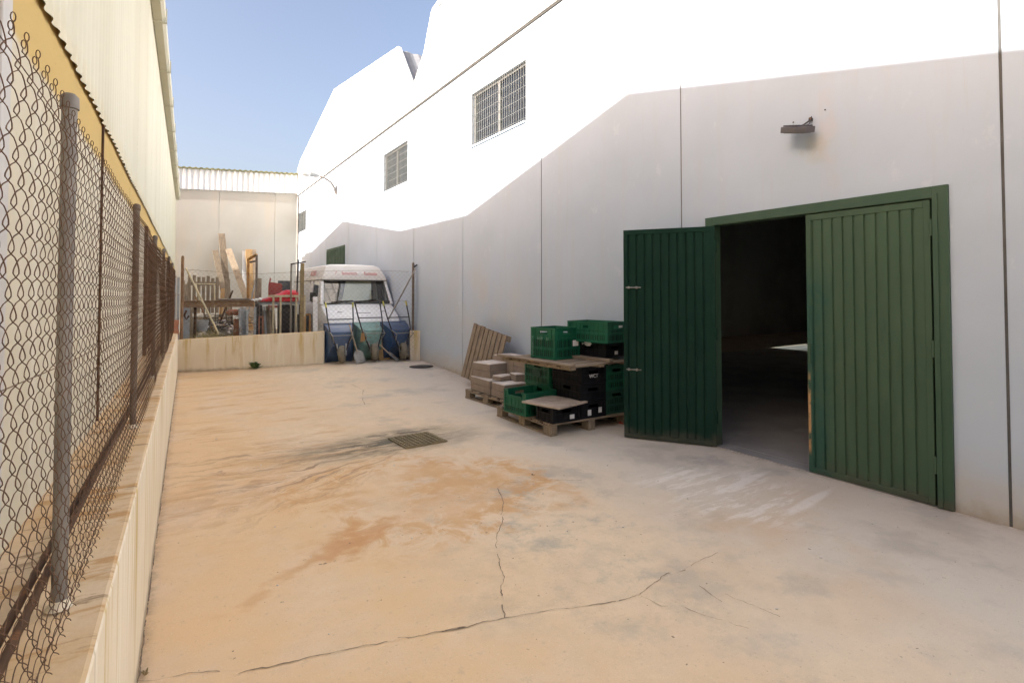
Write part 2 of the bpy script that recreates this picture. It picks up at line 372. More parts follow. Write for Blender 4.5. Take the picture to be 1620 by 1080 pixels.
def glass_mat(name, tint=(.9, .95, .95), refl=.25):
    t = NT(name); t.t.nodes.remove(t.b)
    tr = t.n('BsdfTransparent'); tr.inputs[0].default_value = (*tint, 1)
    gl = t.n('BsdfGlossy'); gl.inputs['Roughness'].default_value = .03
    fr = t.n('Fresnel'); fr.inputs[0].default_value = 1.5
    mx = t.n('MixShader'); t.put(mx.inputs[0], t.math('ADD', t.mul(fr.outputs[0], .9), refl * .3, True))
    t.t.links.new(tr.outputs[0], mx.inputs[1]); t.t.links.new(gl.outputs[0], mx.inputs[2]); t.t.links.new(mx.outputs[0], t.out.inputs[0])
    return t.m

M = {}
M['ground'] = ground_mat(); M['white'] = white_wall_mat(); M['clad'] = clad_white_mat(); M['cream_clad'] = cream_clad_mat()
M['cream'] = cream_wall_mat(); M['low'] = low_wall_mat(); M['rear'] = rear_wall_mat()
M['strip'] = mat('pale_strip', (.52, .50, .47), (.46, .44, .41), 5, .6)
M['joint'] = mat('sealant', (.105, .102, .096), (.075, .073, .068), 6, .9)
M['joint_dark'] = mat('dark_joint', (.16, .14, .125), (.10, .09, .08), 6, .9)  # dark joint fill and backing behind panel gaps
M['trim'] = mat('grey_trim', (.085, .08, .072), (.06, .056, .05), 5, .7)
M['seam'] = mat('sheet_seam_shadow', (.09, .09, .088), (.07, .07, .068), 5, .7)
M['whitemetal'] = mat('white_metal', (.72, .71, .69), (.64, .63, .60), 5, .45, c3=(.45, .33, .2), s3=9, lo=.66, hi=.76)
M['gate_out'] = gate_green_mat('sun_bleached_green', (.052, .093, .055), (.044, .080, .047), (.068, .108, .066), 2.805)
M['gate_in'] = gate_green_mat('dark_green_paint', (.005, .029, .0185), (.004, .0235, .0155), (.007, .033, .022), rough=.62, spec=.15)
M['gate_frame'] = gate_green_mat('frame_green', (.038, .078, .047), (.048, .084, .052), (.066, .10, .072))
M['rust'] = mat('rusty_steel', (.11, .055, .028), (.06, .034, .02), 8, .85, .3, c3=(.20, .09, .035), s3=14)
M['rustlight'] = mat('flaking_rust', (.27, .17, .10), (.20, .115, .065), 8, .85, .2, c3=(.33, .25, .16), s3=10)
M['wire'] = mat('rusty_wire', (.165, .092, .056), (.115, .066, .04), 30, .8, .3, c3=(.11, .055, .03), s3=40, bump=0, rnd=False)
M['galv'] = mat('galvanised_post', (.30, .275, .24), (.175, .155, .135), 7, .6, .35, bump=.04, c3=(.17, .12, .08), s3=6, lo=.56, hi=.7, stretch=(1, 1, .4))
M['galvold'] = mat('weathered_post', (.20, .165, .135), (.14, .105, .08), 9, .75, .3, c3=(.12, .065, .035), s3=8)
M['wood'] = wood_mat('grey_wood', (.30, .235, .165), (.19, .145, .10))
M['woodx'] = wood_mat('grey_wood_x', (.31, .245, .175), (.20, .15, .105), 0)
M['woody'] = wood_mat('grey_wood_y', (.31, .245, .175), (.20, .15, .105), 1)
M['woodpale'] = wood_mat('pale_plank', (.46, .36, .255), (.34, .255, .175))
M['woodorange'] = wood_mat('orange_plank', (.52, .33, .155), (.42, .255, .115))
M['card'] = mat('cardboard', (.275, .22, .175), (.225, .175, .135), 5, .9, c3=(.22, .14, .08), s3=7, lo=.6, hi=.75)
M['tile'] = mat('pale_tile', (.66, .59, .53), (.58, .51, .45), 6, .6, c3=(.35, .27, .2), s3=5, lo=.58, hi=.75)
M['slab'] = mat('stone_slab', (.48, .385, .30), (.38, .30, .235), 5, .75, c3=(.27, .21, .17), s3=7, lo=.5, hi=.72)
M['crate_g'] = mat('green_crate', (.007, .108, .054), (.005, .086, .043), 5, .5, bump=.05, c3=(.02, .14, .085), s3=12, lo=.62, hi=.78)
M['crate_dg'] = mat('dark_green_crate', (.012, .066, .042), (.009, .05, .032), 5, .55, bump=.05)
M['slot'] = mat('slot_shade', (.004, .028, .017), (.003, .022, .013), 5, .7, bump=0)  # small flat boxes coloured with the shade inside the lattice openings
M['crate_b'] = mat('black_crate', (.008, .008, .010), (.006, .006, .007), 5, .55, bump=.05, spec=.22, c3=(.02, .017, .015), s3=10, lo=.6, hi=.75)
M['faintprint'] = mat('faded_print', (.22, .36, .27), (.10, .24, .16), 30, .7, bump=0)
M['label'] = mat('paper_label', (.72, .71, .69), (.62, .61, .58), 9, .8)
M['vanwhite'] = mat('van_paint', (.78, .77, .76), (.72, .71, .69), 3, .32, c3=(.45, .36, .26), s3=5, lo=.6, hi=.78, bump=.02)
M['vancap'] = mat('van_roof_plastic', (.70, .665, .62), (.64, .60, .55), 3, .5, c3=(.50, .42, .33), s3=4, lo=.6, hi=.78, bump=.02)
M['black'] = mat('black_rubber', (.016, .015, .014), (.025, .023, .02), 8, .75)
M['tyre'] = mat('dusty_tyre', (.21, .185, .135), (.14, .125, .095), 9, .9)
M['glass'] = glass_mat('window_glass', (.86, .9, .88), .2)
M['vanglass'] = glass_mat('van_glass', (.75, .8, .78), .2)
M['cream_sheet'] = mat('cream_card', (.62, .58, .42), (.56, .52, .37), 5, .8)
M['vanin'] = mat('van_interior', (.06, .06, .06), (.09, .085, .08), 4, .8)
M['redtext'] = mat('red_lettering', (.50, .045, .05), (.56, .12, .11), 30, .6, c3=(.66, .5, .47), s3=40, lo=.55, hi=.62)
M['blue'] = mat('blue_barrow', (.032, .080, .18), (.022, .058, .14), 6, .33, c3=(.07, .065, .07), s3=9, lo=.55, hi=.74, spec=.9)
M['teal'] = mat('teal_barrow', (.22, .37, .33), (.18, .31, .28), 6, .5, c3=(.15, .12, .085), s3=8, lo=.52, hi=.7)
M['darksteel'] = mat('dark_steel', (.055, .05, .05), (.035, .03, .03), 9, .5, .4, c3=(.12, .06, .035), s3=12)
M['steel'] = mat('worn_steel', (.34, .33, .31), (.25, .24, .22), 9, .5, .5, c3=(.20, .11, .06), s3=8)
M['yellowgrip'] = mat('yellow_grip', (.50, .46, .09), (.42, .38, .08), 9, .6)
M['orangepaint'] = mat('orange_paint', (.55, .14, .03), (.45, .11, .03), 9, .6)
M['red'] = mat('red_plastic', (.60, .022, .035), (.52, .018, .03), 4, .4)
M['maroon'] = mat('maroon_plastic', (.30, .05, .04), (.24, .045, .035), 5, .5)
M['creampaint'] = mat('cream_painted_tube', (.52, .45, .30), (.44, .37, .24), 9, .6, c3=(.20, .12, .06), s3=12)
M['greypaint'] = mat('grey_board', (.36, .37, .37), (.30, .31, .31), 5, .7)
M['darkgrey'] = mat('dark_panel', (.075, .078, .08), (.05, .05, .055), 5, .6)
M['blackcab'] = mat('black_cabinet', (.012, .011, .013), (.02, .018, .02), 5, .45)
M['brown'] = mat('brown_door', (.085, .040, .026), (.06, .03, .02), 6, .7)
M['brick'] = mat('hollow_brick', (.44, .20, .12), (.36, .16, .10), 7, .9, c3=(.5, .40, .32), s3=8)
M['orangetube'] = mat('ochre_frame', (.42, .22, .06), (.30, .14, .05), 9, .7, c3=(.12, .06, .03), s3=9)
M['plant'] = mat('weed_leaf', (.045, .095, .03), (.07, .12, .035), 9, .6)
M['dry'] = mat('dry_grass', (.38, .30, .14), (.28, .23, .10), 9, .9)
M['earth'] = mat('yard_earth', (.32, .245, .165), (.24, .18, .115), 2, .95, bump=.5, bscale=12, bd=.03, rnd=False)
M['iron'] = mat('cast_iron', (.26, .20, .10), (.19, .14, .075), 12, .7, .3)
M['pit_shade'] = mat('painted_pit_shade', (.012, .010, .008), (.008, .007, .006), 5, .9)
M['intfloor'] = mat('interior_floor', (.30, .29, .28), (.22, .21, .205), 1.5, .75, rnd=False, c3=(.30, .29, .28), s3=2.5, lo=.55, hi=.75)
M['intwall'] = mat('interior_wall', (.42, .40, .37), (.34, .32, .29), 1.0, .9, rnd=False)
M['moss'] = mat('mossy_roof_edge', (.22, .21, .09), (.13, .13, .06), 8, .9)
M['sheet'] = mat('grey_sheet', (.36, .37, .375), (.29, .30, .305), 4, .5, .1)
M['flood'] = mat('lamp_housing', (.105, .10, .105), (.075, .07, .075), 8, .55)
M['crack'] = mat('crack_dirt', (.17, .12, .082), (.25, .18, .125), 20, .95, rnd=False)
M['alu'] = mat('aluminium_frame', (.17, .17, .163), (.14, .14, .135), 6, .45)
M['grillepaint'] = mat('grille_paint', (.135, .14, .135), (.11, .115, .11), 5, .6)
M['blind'] = mat('grey_blind', (.17, .175, .16), (.14, .145, .13), 5, .7)
M['olivepost'] = mat('olive_post', (.27, .205, .10), (.20, .145, .07), 8, .75, c3=(.10, .06, .035), s3=9, lo=.52, hi=.66)
M['greyox'] = mat('grey_oxide_channel', (.34, .36, .37), (.26, .27, .275), 7, .6, c3=(.18, .10, .05), s3=9)

# ------------------------------------------------------------------ ground
def ss(a, b, t):
    t = min(1, max(0, (t - a) / (b - a))); return t * t * (3 - 2 * t)
def gh(x, y): return .115 * ss(.3, 3.6, x) * ss(9.4, 12.3, y) + .015 * ss(12, 13.5, y)
XR = 5.09
def lx(y, off=0.): return -.165 - off + .03 * y
g = MB()
xs = [-150, -60, -20, -8, -3, -1.5] + [-.6 + .3 * i for i in range(0, 20)] + [5.6, 9, 20, 60, 150]
ys = [-150, -60, -20, -6, -2] + [-.6 + .4 * i for i in range(0, 40)] + [17, 22, 30, 60, 150]
idx = {}
for i, x in enumerate(xs):
    for j, y in enumerate(ys): idx[i, j] = len(g.v); g.v.append((x, y, gh(min(max(x, -1), 5.2), min(y, 16)) if -3 < x < 9 else gh(5.2 if x > 0 else 0, min(y, 16))))
for i in range(len(xs) - 1):
    for j in range(len(ys) - 1): g.f.append((idx[i, j], idx[i + 1, j], idx[i + 1, j + 1], idx[i, j + 1]))
ground = tag(g.build('ground', M['ground'], smooth=180), kind='structure')

def ribbon(name, pts, w, parent, jag=.010, z=.0035, step=.016, gaps=.30):
    m = MB(); P = []
    for a, b in zip(pts[:-1], pts[1:]):
        a, b = Vector((*a, 0)), Vector((*b, 0)); n = max(2, int((b - a).length / step))
        P += [a.lerp(b, k / n) for k in range(n)]
    P.append(Vector((*pts[-1], 0)))
    q = []
    for i, p in enumerate(P):
        d = (P[min(i + 2, len(P) - 1)] - P[max(i - 2, 0)]).normalized(); nn = Vector((-d.y, d.x, 0))
        o = (noise.noise(p * 7) * 1.5 + noise.noise(p * 22) * .9 + noise.noise(p * 60) * .5) * jag
        k = noise.noise(p * 3.1 + Vector((3, 3, 3))) + .45 * noise.noise(p * 14)
        ww = w * max(.22, .75 + 1.3 * k + random.uniform(-.35, .35))
        if random.random() < .03: ww *= 2.
        c = p + nn * o; q.append((c - nn * ww * random.uniform(.3, .7), c + nn * ww * .5, noise.noise(p * 4.7 + Vector((9, 1, 0))) + .5 * noise.noise(p * 17) < -gaps))
    vs, fs = [], []
    for a, b, _ in q:
        vs += [(a.x, a.y, gh(a.x, a.y) + z), (b.x, b.y, gh(b.x, b.y) + z)]
    for i in range(len(q) - 1):
        if not q[i][2]: fs.append((2 * i, 2 * i + 2, 2 * i + 3, 2 * i + 1))
    m.add(vs, fs); return m.build(name, M['crack'], parent, fix=False)
ribbon('crack', [(-0.082, 2.856), (0.008, 2.808), (0.092, 2.796), (0.193, 2.748), (0.273, 2.686), (0.332, 2.677), (0.400, 2.654), (0.470, 2.643), (0.532, 2.628), (0.592, 2.618), (0.707, 2.586), (0.792, 2.567), (0.847, 2.543), (0.947, 2.539), (1.006, 2.506), (1.154, 2.478), (1.288, 2.436), (1.168, 2.467), (1.289, 2.433), (1.437, 2.405), (1.482, 2.401), (1.587, 2.369), (1.666, 2.338), (1.755, 2.318), (1.815, 2.279), (1.897, 2.257), (2.012, 2.214), (2.120, 2.189), (2.221, 2.178), (2.321, 2.214), (2.370, 2.226), (2.526, 2.256), (2.638, 2.223), (2.782, 2.256), (3.019, 2.260)], 0.0042, ground, gaps=0.36)
ribbon('crack', [(1.480, 2.402), (1.579, 2.577), (1.604, 2.642), (1.693, 2.731), (1.750, 2.903), (1.845, 3.075), (1.912, 3.210), (2.066, 3.372), (2.288, 3.715), (2.402, 4.004), (2.533, 4.086), (2.720, 4.023), (2.870, 3.955), (3.148, 3.785)], 0.0050, ground, gaps=0.34)
ribbon('crack', [(2.219, 2.168), (2.247, 2.047), (2.332, 1.967), (2.364, 1.862), (2.411, 1.775), (2.449, 1.673), (2.496, 1.548)], 0.0034, ground, gaps=0.20)
ribbon('crack', [(2.581, 2.063), (2.544, 1.929), (2.552, 1.878)], 0.0030, ground, gaps=0.10)
ribbon('crack', [(2.629, 1.934), (2.645, 1.806), (2.681, 1.648), (2.717, 1.584)], 0.0034, ground, gaps=0.20)
ribbon('crack', [(2.910, 9.347), (2.697, 8.726), (2.545, 8.106)], 0.0080, ground, gaps=0.40)
ribbon('crack', [(2.839, 10.269), (2.914, 9.727), (2.910, 9.347), (3.064, 9.552)], 0.0060, ground, gaps=0.30)
ribbon('wall_foot_gap', [(lx(y, -.003), y) for y in (.3, 2, 4, 6, 8, 10, 12, 13.4)], .006, ground, .003)
# ------------------------------------------------------------------ left plinth wall and chain-link fence
lw = empty('low_wall', (0, 0, 0), 0, 'long low rendered wall under the chain link fence on the left', 'wall', 'low rendered walls')
m = MB(); n = 40
for i in range(n):
    y0, y1 = -2 + i * 15.55 / n, -2 + (i + 1) * 15.55 / n
    z0, z1 = [.87 + .03 * ss(2, 9, y) - .2 * ss(12.4, 13.5, y) for y in (y0, y1)]
    m.add([(lx(y0), y0, -.1), (lx(y0), y0, z0), (lx(y0, .34), y0, z0), (lx(y1), y1, -.1), (lx(y1), y1, z1), (lx(y1, .34), y1, z1)], [(0, 3, 4, 1), (1, 4, 5, 2)])
lwo = m.build('wall', M['low'], lw, bevel=.012)
bm = bmesh.new(); bm.from_mesh(lwo.data); bmesh.ops.remove_doubles(bm, verts=bm.verts, dist=.001); bm.to_mesh(lwo.data); bm.free()
def back_y(x): return 13.55 - .325 * x
bw = empty('low_wall', (0.2, back_y(.2), 0), 0, 'low rendered wall with yellow drip stains across the far end of the yard', 'wall', 'low rendered walls')
m = MB()
xa, xb = .22, 3.02
d = Vector((1, -.325, 0)).normalized(); nv = Vector((-d.y, d.x, 0)) * .2
a, b = Vector((xa, back_y(xa), 0)), Vector((xb, back_y(xb), 0))
za, zb = .70, .83
m.hexa([a + Vector((0, 0, -.05)), b + Vector((0, 0, -.05)), b + nv + Vector((0, 0, -.05)), a + nv + Vector((0, 0, -.05)), a + Vector((0, 0, za)), b + Vector((0, 0, zb)), b + nv + Vector((0, 0, zb)), a + nv + Vector((0, 0, za))])
m.build('wall', M['low'], bw, world=True, bevel=.015)
m = MB(); xa, xb = 4.86, 5.085
a, b = Vector((xa, back_y(xa) + .12, 0)), Vector((xb, back_y(xb) + .12, 0))
m.hexa([a, b, b + nv, a + nv, a + Vector((0, 0, .80)), b + Vector((0, 0, .80)), b + nv + Vector((0, 0, .80)), a + nv + Vector((0, 0, .80))])
st = m.build('low_wall', M['low'], bevel=.012)
tag(st, 'short low wall stub between the right blue wheelbarrow and the white warehouse', 'wall', 'low rendered walls')

fen = empty('chain_link_fence', (lx(0, .1), 0, .87), 0, 'rusty chain link fence on steel posts standing on the long left wall', 'fence')
def fence_mesh(u0, u1, z0f, z1f, pos, D=.0715, r=.0010, B=.0058, fine_to=5.0, fade=None):
    """flattened-helix wires, neighbours interlocked"""
    m = MB(); p = D / 2; k = 0; u = u0
    while u < u1:
        fine = u < fine_to
        step = 12 if fine else 4; ns = 4 if fine else 3; A = p / 2 + .0040
        z0, z1 = z0f(u), z1f(u); ph = 0 if k % 2 == 0 else math.pi; pts = []
        N = int((z1 - z0) / D * step)
        for i in range(N + 1):
            t = 2 * math.pi * i / step + ph
            s = math.sin(t); tri = math.asin(max(-1, min(1, s))) / (math.pi / 2); uu = u + A * (.86 * tri + .14 * s)
            w = B * math.tanh(1.9 * math.cos(t - .05)); zz = z0 + i * D / step
            wob = noise.noise(Vector((u * 1.3, zz * 1.6, 0))) * .012
            pts.append(pos(uu + noise.noise(Vector((u * 2.1, zz * 2.3, 5))) * .008, w + wob, zz + noise.noise(Vector((u * .9, zz * .8, 9))) * .012))
        if fine:     # knuckled end
            t0 = pts[-1]; q = pos(u, 0, z1 + .0)
            for a in range(20, 400, 40):
                pts.append(Vector(t0) + Vector((.003 * math.sin(R(a)), .0015 * math.cos(R(a)), .0065 - .0065 * math.cos(R(a)))))
        m.tube(pts, r if fine else r * 1.2, ns)
        u += p; k += 1
    return m
def zt(y): return 2.14 + .03 * ss(1, 5, y) + .07 * ss(5, 11, y)
def zb_(y): return .875 + .03 * ss(2, 9, y)
fm = fence_mesh(.2, 13.2, zb_, lambda y: zt(y) - .085, lambda u, w, z: (lx(u, .070 + w), u, z), fine_to=4.6)
fm.build('wire_mesh', M['wire'], fen, world=True, smooth=180, fix=False)
m = MB()
for zz, off in ((2.015, .073), (1.50, .073), (.93, .073)):
    pts = [(lx(y, off + .004 * math.sin(y * 3)), y, zz + .07 * ss(3, 11, y) * (zz > 2) + .012 * math.sin(y * 2.3)) for y in [.2 + .35 * i for i in range(38)]]
    m.tube(pts, .0011, 4)
m.build('tension_wire', M['wire'], fen, world=True, smooth=180)
m = MB()
for off, z in ((.125, .945), (.155, .925)):
    pts = [(lx(y, off + .006 * math.sin(y * 1.1 + off * 40)), y, z + .03 * ss(2, 9, y) + .012 * math.sin(y * .8)) for y in [.2 + .5 * i for i in range(18)]]
    m.tube(pts, .009, 7)
m.build('bottom_rail', M['rust'], fen, world=True, smooth=60)
for i, y in enumerate((1.76, 3.86, 5.95, 8.05, 10.15, 12.2)):
    r = .0165; x = lx(y, .100)
    m = MB(); m.tube([(x, y, .86), (x, y, zt(y) + .005)], r, 20)
    pst = m.build('post', M['galv'] if i == 0 else M['galvold'], fen, world=True, smooth=50)
    c = MB(); c.lathe([(0.0, .012), (r * .7, .010), (r + .003, .002), (r + .004, -.028), (r, -.03)], Matrix.Translation((x, y, zt(y) + .007)), 20)
    c.build('cap', M['galv'] if i == 0 else M['galvold'], pst, world=True, smooth=50)
    b = MB(); b.lathe([(r + .001, .02), (r + .007, .008), (r + .012, 0)], Matrix.Translation((x, y, .875 + .03 * ss(2, 9, y))), 14)
    b.build('mortar_collar', M['low'], pst, world=True, smooth=60)

# ------------------------------------------------------------------ left building
sh = empty('cream_shed', (-1, 8, 0), 0, 'cream shed with ribbed sheet cladding and gutter behind the chain link fence', 'building', )
WO, CO = .309, .30
YA, YB = -4., 25.2
def strip_wall(m, y0, y1, off, z0, z1, th=.2):
    m.hexa([(lx(y0, off), y0, z0), (lx(y0, off + th), y0, z0), (lx(y1, off + th), y1, z0), (lx(y1, off), y1, z0), (lx(y0, off), y0, z1), (lx(y0, off + th), y0, z1), (lx(y1, off + th), y1, z1), (lx(y1, off), y1, z1)])
js = [YA, -.35, 2.08, 2.18, 4.2, 6.1, 8.2, 9.9, 11.4, 14.2, 17, 20, 23, YB]
for a, b in zip(js[:-1], js[1:]):
    if (a, b) == (2.08, 2.18): continue
    m = MB()
    if (a, b) == (8.2, 9.9):
        strip_wall(m, a, b, WO, 2.42, 2.75)
    else: strip_wall(m, a + .006, b - .006, WO, -.05, 2.75)
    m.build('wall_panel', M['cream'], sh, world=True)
m = MB(); strip_wall(m, 4.19, 4.215, WO - .012, .0, 2.74); m.build('dark_joint_strip', M['rust'], sh, world=True)
m = MB(); strip_wall(m, 2.08, 2.18, WO - .008, -.05, 2.74); m.build('corner_strip', M['strip'], sh, world=True, bevel=.004)
m = MB(); strip_wall(m, YA, YB, WO + .21, -.05, 2.7, .1); m.build('wall_core', M['joint_dark'], sh, world=True)
m = MB(); strip_wall(m, 8.22, 9.88, WO + .03, -.05, 2.41, .05); dr = m.build('door', M['brown'], sh, world=True)
m = MB()
for k in range(11):
    y = 8.35 + k * .14; m.bx(lx(y, WO + .03), lx(y, WO + .018), y - .02, y + .02, .02, 2.38)
m.build('rib', M['brown'], dr, world=True)
for y in (8.15, 9.95):
    m = MB(); strip_wall(m, y - .05, y + .05, WO - .035, -.05, 2.5, .06); m.build('door_jamb', M['rust'], sh, world=True)
# corrugated cladding
def ribbed(y0, y1, pitch, depth, bot, top, xf, per=8):
    m = MB(); n = int((y1 - y0) / pitch * per); vs, fs = [], []
    for i in range(n + 1):
        y = y0 + (y1 - y0) * i / n; ph = 2 * math.pi * y / pitch
        o = depth * (.5 + .5 * math.sin(ph))
        vs += [(xf(y, o), y, bot(y)), (xf(y, o), y, top(y))]
        if i: fs.append((2 * i - 2, 2 * i, 2 * i + 1, 2 * i - 1))
    return m.add(vs, fs)
EZ = 5.42
yy = YA; k = 0
while yy < YB - .05:
    y1 = min(YB, yy + 1.17)
    cdm = ribbed(yy, y1 + .01, .13, .015, lambda y, k=k: 2.70 + .008 * math.sin(k * 2.1) + .005 * math.sin(y * 7), lambda y: EZ, lambda y, o, k=k: lx(y, CO - o))
    co = cdm.build('cladding_sheet', M['cream_clad'], sh, world=True, smooth=50, fix=False)
    yy += 1.17; k += 1
m = MB()   # box gutter with brackets and seams
prof = [(.30, EZ - .03), (.30, EZ - .09), (.275, EZ - .115), (.18, EZ - .115), (.145, EZ - .085), (.14, EZ + .04), (.155, EZ + .055), (.165, EZ + .02), (.18, EZ - .07), (.29, EZ - .07)]
P0 = [(lx(YA, o), YA, z) for o, z in prof]; P1 = [(lx(24.6, o), 24.6, z) for o, z in prof]; nn = len(prof)
m.add(P0 + P1, [(i, (i + 1) % nn, nn + (i + 1) % nn, nn + i) for i in range(nn)] + [tuple(range(nn)), tuple(range(nn, 2 * nn))])
gt = m.build('gutter', M['cream_clad'], sh, world=True, smooth=30)
for y in [1.0 + 1.9 * i for i in range(13)]:
    m = MB(); m.bx(lx(y, .136), lx(y, .31), y - .02, y + .02, EZ - .128, EZ - .116); m.bx(lx(y, .139), lx(y, .125), y - .02, y + .02, EZ - .128, EZ + .07)
    m.build('bracket', M['cream_clad'], gt, world=True)
m = MB()   # roof slab closes the shed
m.hexa([(lx(YA, .31), YA, EZ - .1), (-16, YA, EZ - .1), (-16, YB, EZ - .1), (lx(YB, .31), YB, EZ - .1), (lx(YA, .31), YA, EZ), (-16, YA, EZ), (-16, YB, EZ), (lx(YB, .31), YB, EZ)])
m.build('roof_deck', M['sheet'], sh, world=True)
m = MB()
m.bx(-16, lx(YB, WO + .2), YB - .2, YB, 0, EZ - .1); m.bx(-16, -15.8, YA, YB - .2, 0, EZ - .1)
m.bx(-15.8, lx(YA, WO + .3), YA, YA + .2, 0, EZ - .1)
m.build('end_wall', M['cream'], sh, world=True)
def gable(name, yv0, yp, yv1, zv, zp, xo, xi, parent, matl):
    m = MB(); m.prism([(xo, yv0, EZ + .002), (xo, yv1, EZ + .002), (xo, yv1, zv), (xo, yp, zp), (xo, yv0, zv)], (xi - xo, 0, 0))
    return m.build(name, matl, parent, world=True)
SH = .434
def need(z, x): return z + (XR - x) * SH
GX = -.95
for i, (y0, yp, y1, z0, zp, z1, gx) in enumerate(((-1.6, 4.85, 9.35, 2.8, 4.30, 3.26, -.95), (13.1, 18.5, 24.6, 3.30, 4.17, 3.2, -.55))):
    m = MB()
    m.prism([(gx, y0, EZ + .002), (gx, y1, EZ + .002), (gx, y1, max(EZ + .01, need(z1, gx))), (gx, yp, need(zp, gx)), (gx, y0, max(EZ + .01, need(z0, gx)))], (-14 - gx, 0, 0))
    m.build('roof_gable', M['sheet'], sh, world=True)

# ------------------------------------------------------------------ right warehouse
wh = empty('white_warehouse', (8, 8, 0), 0, 'long white concrete warehouse with twin gables and a green double gate', 'building')
TH = .16
def panel(y0, y1, z0, z1, hole=None):
    m = MB(); ysn = [y0, y1]; zs = [z0, z1]
    if hole: ysn = [y0, hole[0], hole[1], y1]; zs = [z0, hole[2], hole[3], z1]
    for x in (XR, XR + TH):
        for i in range(len(ysn) - 1):
            for j in range(len(zs) - 1):
                if hole and i == 1 and j == 1: continue
                if zs[j + 1] - zs[j] < 1e-4: continue
                m.add([(x, ysn[i], zs[j]), (x, ysn[i + 1], zs[j]), (x, ysn[i + 1], zs[j + 1]), (x, ysn[i], zs[j + 1])], [(0, 3, 2, 1) if x == XR else (0, 1, 2, 3)])
    def lip(a, b): m.add([(XR, *a), (XR, *b), (XR + TH, *b), (XR + TH, *a)], [(0, 1, 2, 3)])
    for a, b in (((y0, z0), (y1, z0)), ((y1, z0), (y1, z1)), ((y1, z1), (y0, z1)), ((y0, z1), (y0, z0))): lip(a, b)
    if hole:
        h = hole
        for a, b in (((h[0], h[2]), (h[0], h[3])), ((h[0], h[3]), (h[1], h[3])), ((h[1], h[3]), (h[1], h[2])), ((h[1], h[2]), (h[0], h[2]))): lip(a, b)
    o = m.build('wall_panel', M['white'], wh, world=True, fix=False)
    bm = bmesh.new(); bm.from_mesh(o.data); bmesh.ops.remove_doubles(bm, verts=bm.verts, dist=.0005); bmesh.ops.recalc_face_normals(bm, faces=bm.faces); bm.to_mesh(o.data); bm.free()
    b = o.modifiers.new('bevel', 'BEVEL'); b.width = .006; b.segments = 2; b.limit_method = 'ANGLE'; b.angle_limit = R(40)
    return o
PJ = [-9.8, -7, -4.2, -1.4, 1.39, 4.29, 7.11, 9.85, 12.45, 15.2, 18.05, 21.15, 23.9, 26.5]
DO = (1.74, 3.90, -.05, 2.47)
WIN = {(7.11, 9.85): (7.55, 9.49, 4.59, 5.63), (12.45, 15.2): (12.87, 14.66, 4.50, 5.54), (23.9, 26.5): (24.6, 26.2, 4.46, 5.34)}
PT = 6.17
for a, b in zip(PJ[:-1], PJ[1:]):
    h = WIN.get((a, b))
    if a == 1.39: panel(a + .009, b - .009, -.05, PT, (DO[0], DO[1], -.0499, DO[3]))
    else: panel(a + .009, b - .009, -.05, PT, h)
for y in PJ[1:-1]:
    m = MB(); m.bx(XR + .007, XR + .04, y - .0089, y + .0089, -.05, PT)
    m.build('panel_joint', M['joint'] if y != 4.29 else M['joint_dark'], wh, world=True)
# parapet trim: dark drip edge with a pale flashing above
m = MB(); m.bx(XR - .025, XR + .02, -9.8, 26.5, PT + .002, PT + .03); m.build('drip_edge', M['trim'], wh, world=True, bevel=.003)
m = MB(); m.bx(XR - .05, XR + .02, -9.8, 26.5, PT + .032, PT + .085); m.build('flashing', M['whitemetal'], wh, world=True, bevel=.004)
GP = [(-2.3, 8.0), (-1.75, 7.3), (-1.1, 6.68), (-.35, 7.3), (.0, 8.09), (5.65, 8.93), (11.29, 8.09), (11.71, 7.30), (12.42, 6.66), (13.45, 8.06), (19.85, 8.99), (25.65, 7.62), (26.25, 7.3), (26.5, 6.9)]
def gz(y):
    for (a, za_), (b, zb2) in zip(GP[:-1], GP[1:]):
        if a <= y <= b: return za_ + (zb2 - za_) * (y - a) / (b - a)
    return 6.6
def sheet_strip(y0, y1):
    m = MB(); P = .30; vs, fs = [], []; yk = []
    y = math.floor(y0 / P) * P
    while y < y1 + P:
        for dy, o in ((0, 0), (.012, .026), (.05, .026), (.062, 0), (.16, 0), (.165, .006), (.185, .006), (.19, 0)):
            if y0 <= y + dy <= y1: yk.append((y + dy, o))
        y += P
    for gy, _ in GP:
        if y0 < gy < y1: yk.append((gy, 0))
    yk += [(y0, 0), (y1, 0)]; yk.sort()
    for i, (y, o) in enumerate(yk):
        vs += [(XR - .012 - o, y, PT + .087), (XR - .012 - o, y, gz(y))]
        if i: fs.append((2 * i - 2, 2 * i, 2 * i + 1, 2 * i - 1))
    m.add(vs, fs); return m
for a, b in ((-2.3, -1.1), (-1.1, 12.42), (12.42, 26.5)):
    m = sheet_strip(a, b); n0 = len(m.f); y = math.ceil(a / .6) * .6
    while y < b - .05:
        if y > a + .05: m.bx(XR - .0165, XR - .0125, y + .098, y + .128, PT + .09, gz(y + .11) - .05)
        y += .6
    second(m.build('gable_cladding', M['clad'], wh, world=True, fix=False), M['seam'], n0)
m = MB()
for (a, za_), (b, zb2) in zip(GP[:-1], GP[1:]): m.bar((XR - .02, a, za_ + .01), (XR - .02, b, zb2 + .01), .12, .07, up=(1, 0, 0))
vt = m; m = MB()     # screws under the verge
for (a, za_), (b, zb2) in zip(GP[:-1], GP[1:]):
    n = max(1, int(abs(b - a) / .3))
    for k in range(n):
        t = (k + .5) / n; m.bx(XR - .05, XR - .038, a + (b - a) * t - .018, a + (b - a) * t + .018, za_ + (zb2 - za_) * t - .10, za_ + (zb2 - za_) * t - .065)
vt.add(m.v, m.f); vt.build('verge_trim', M['whitemetal'], wh, world=True)
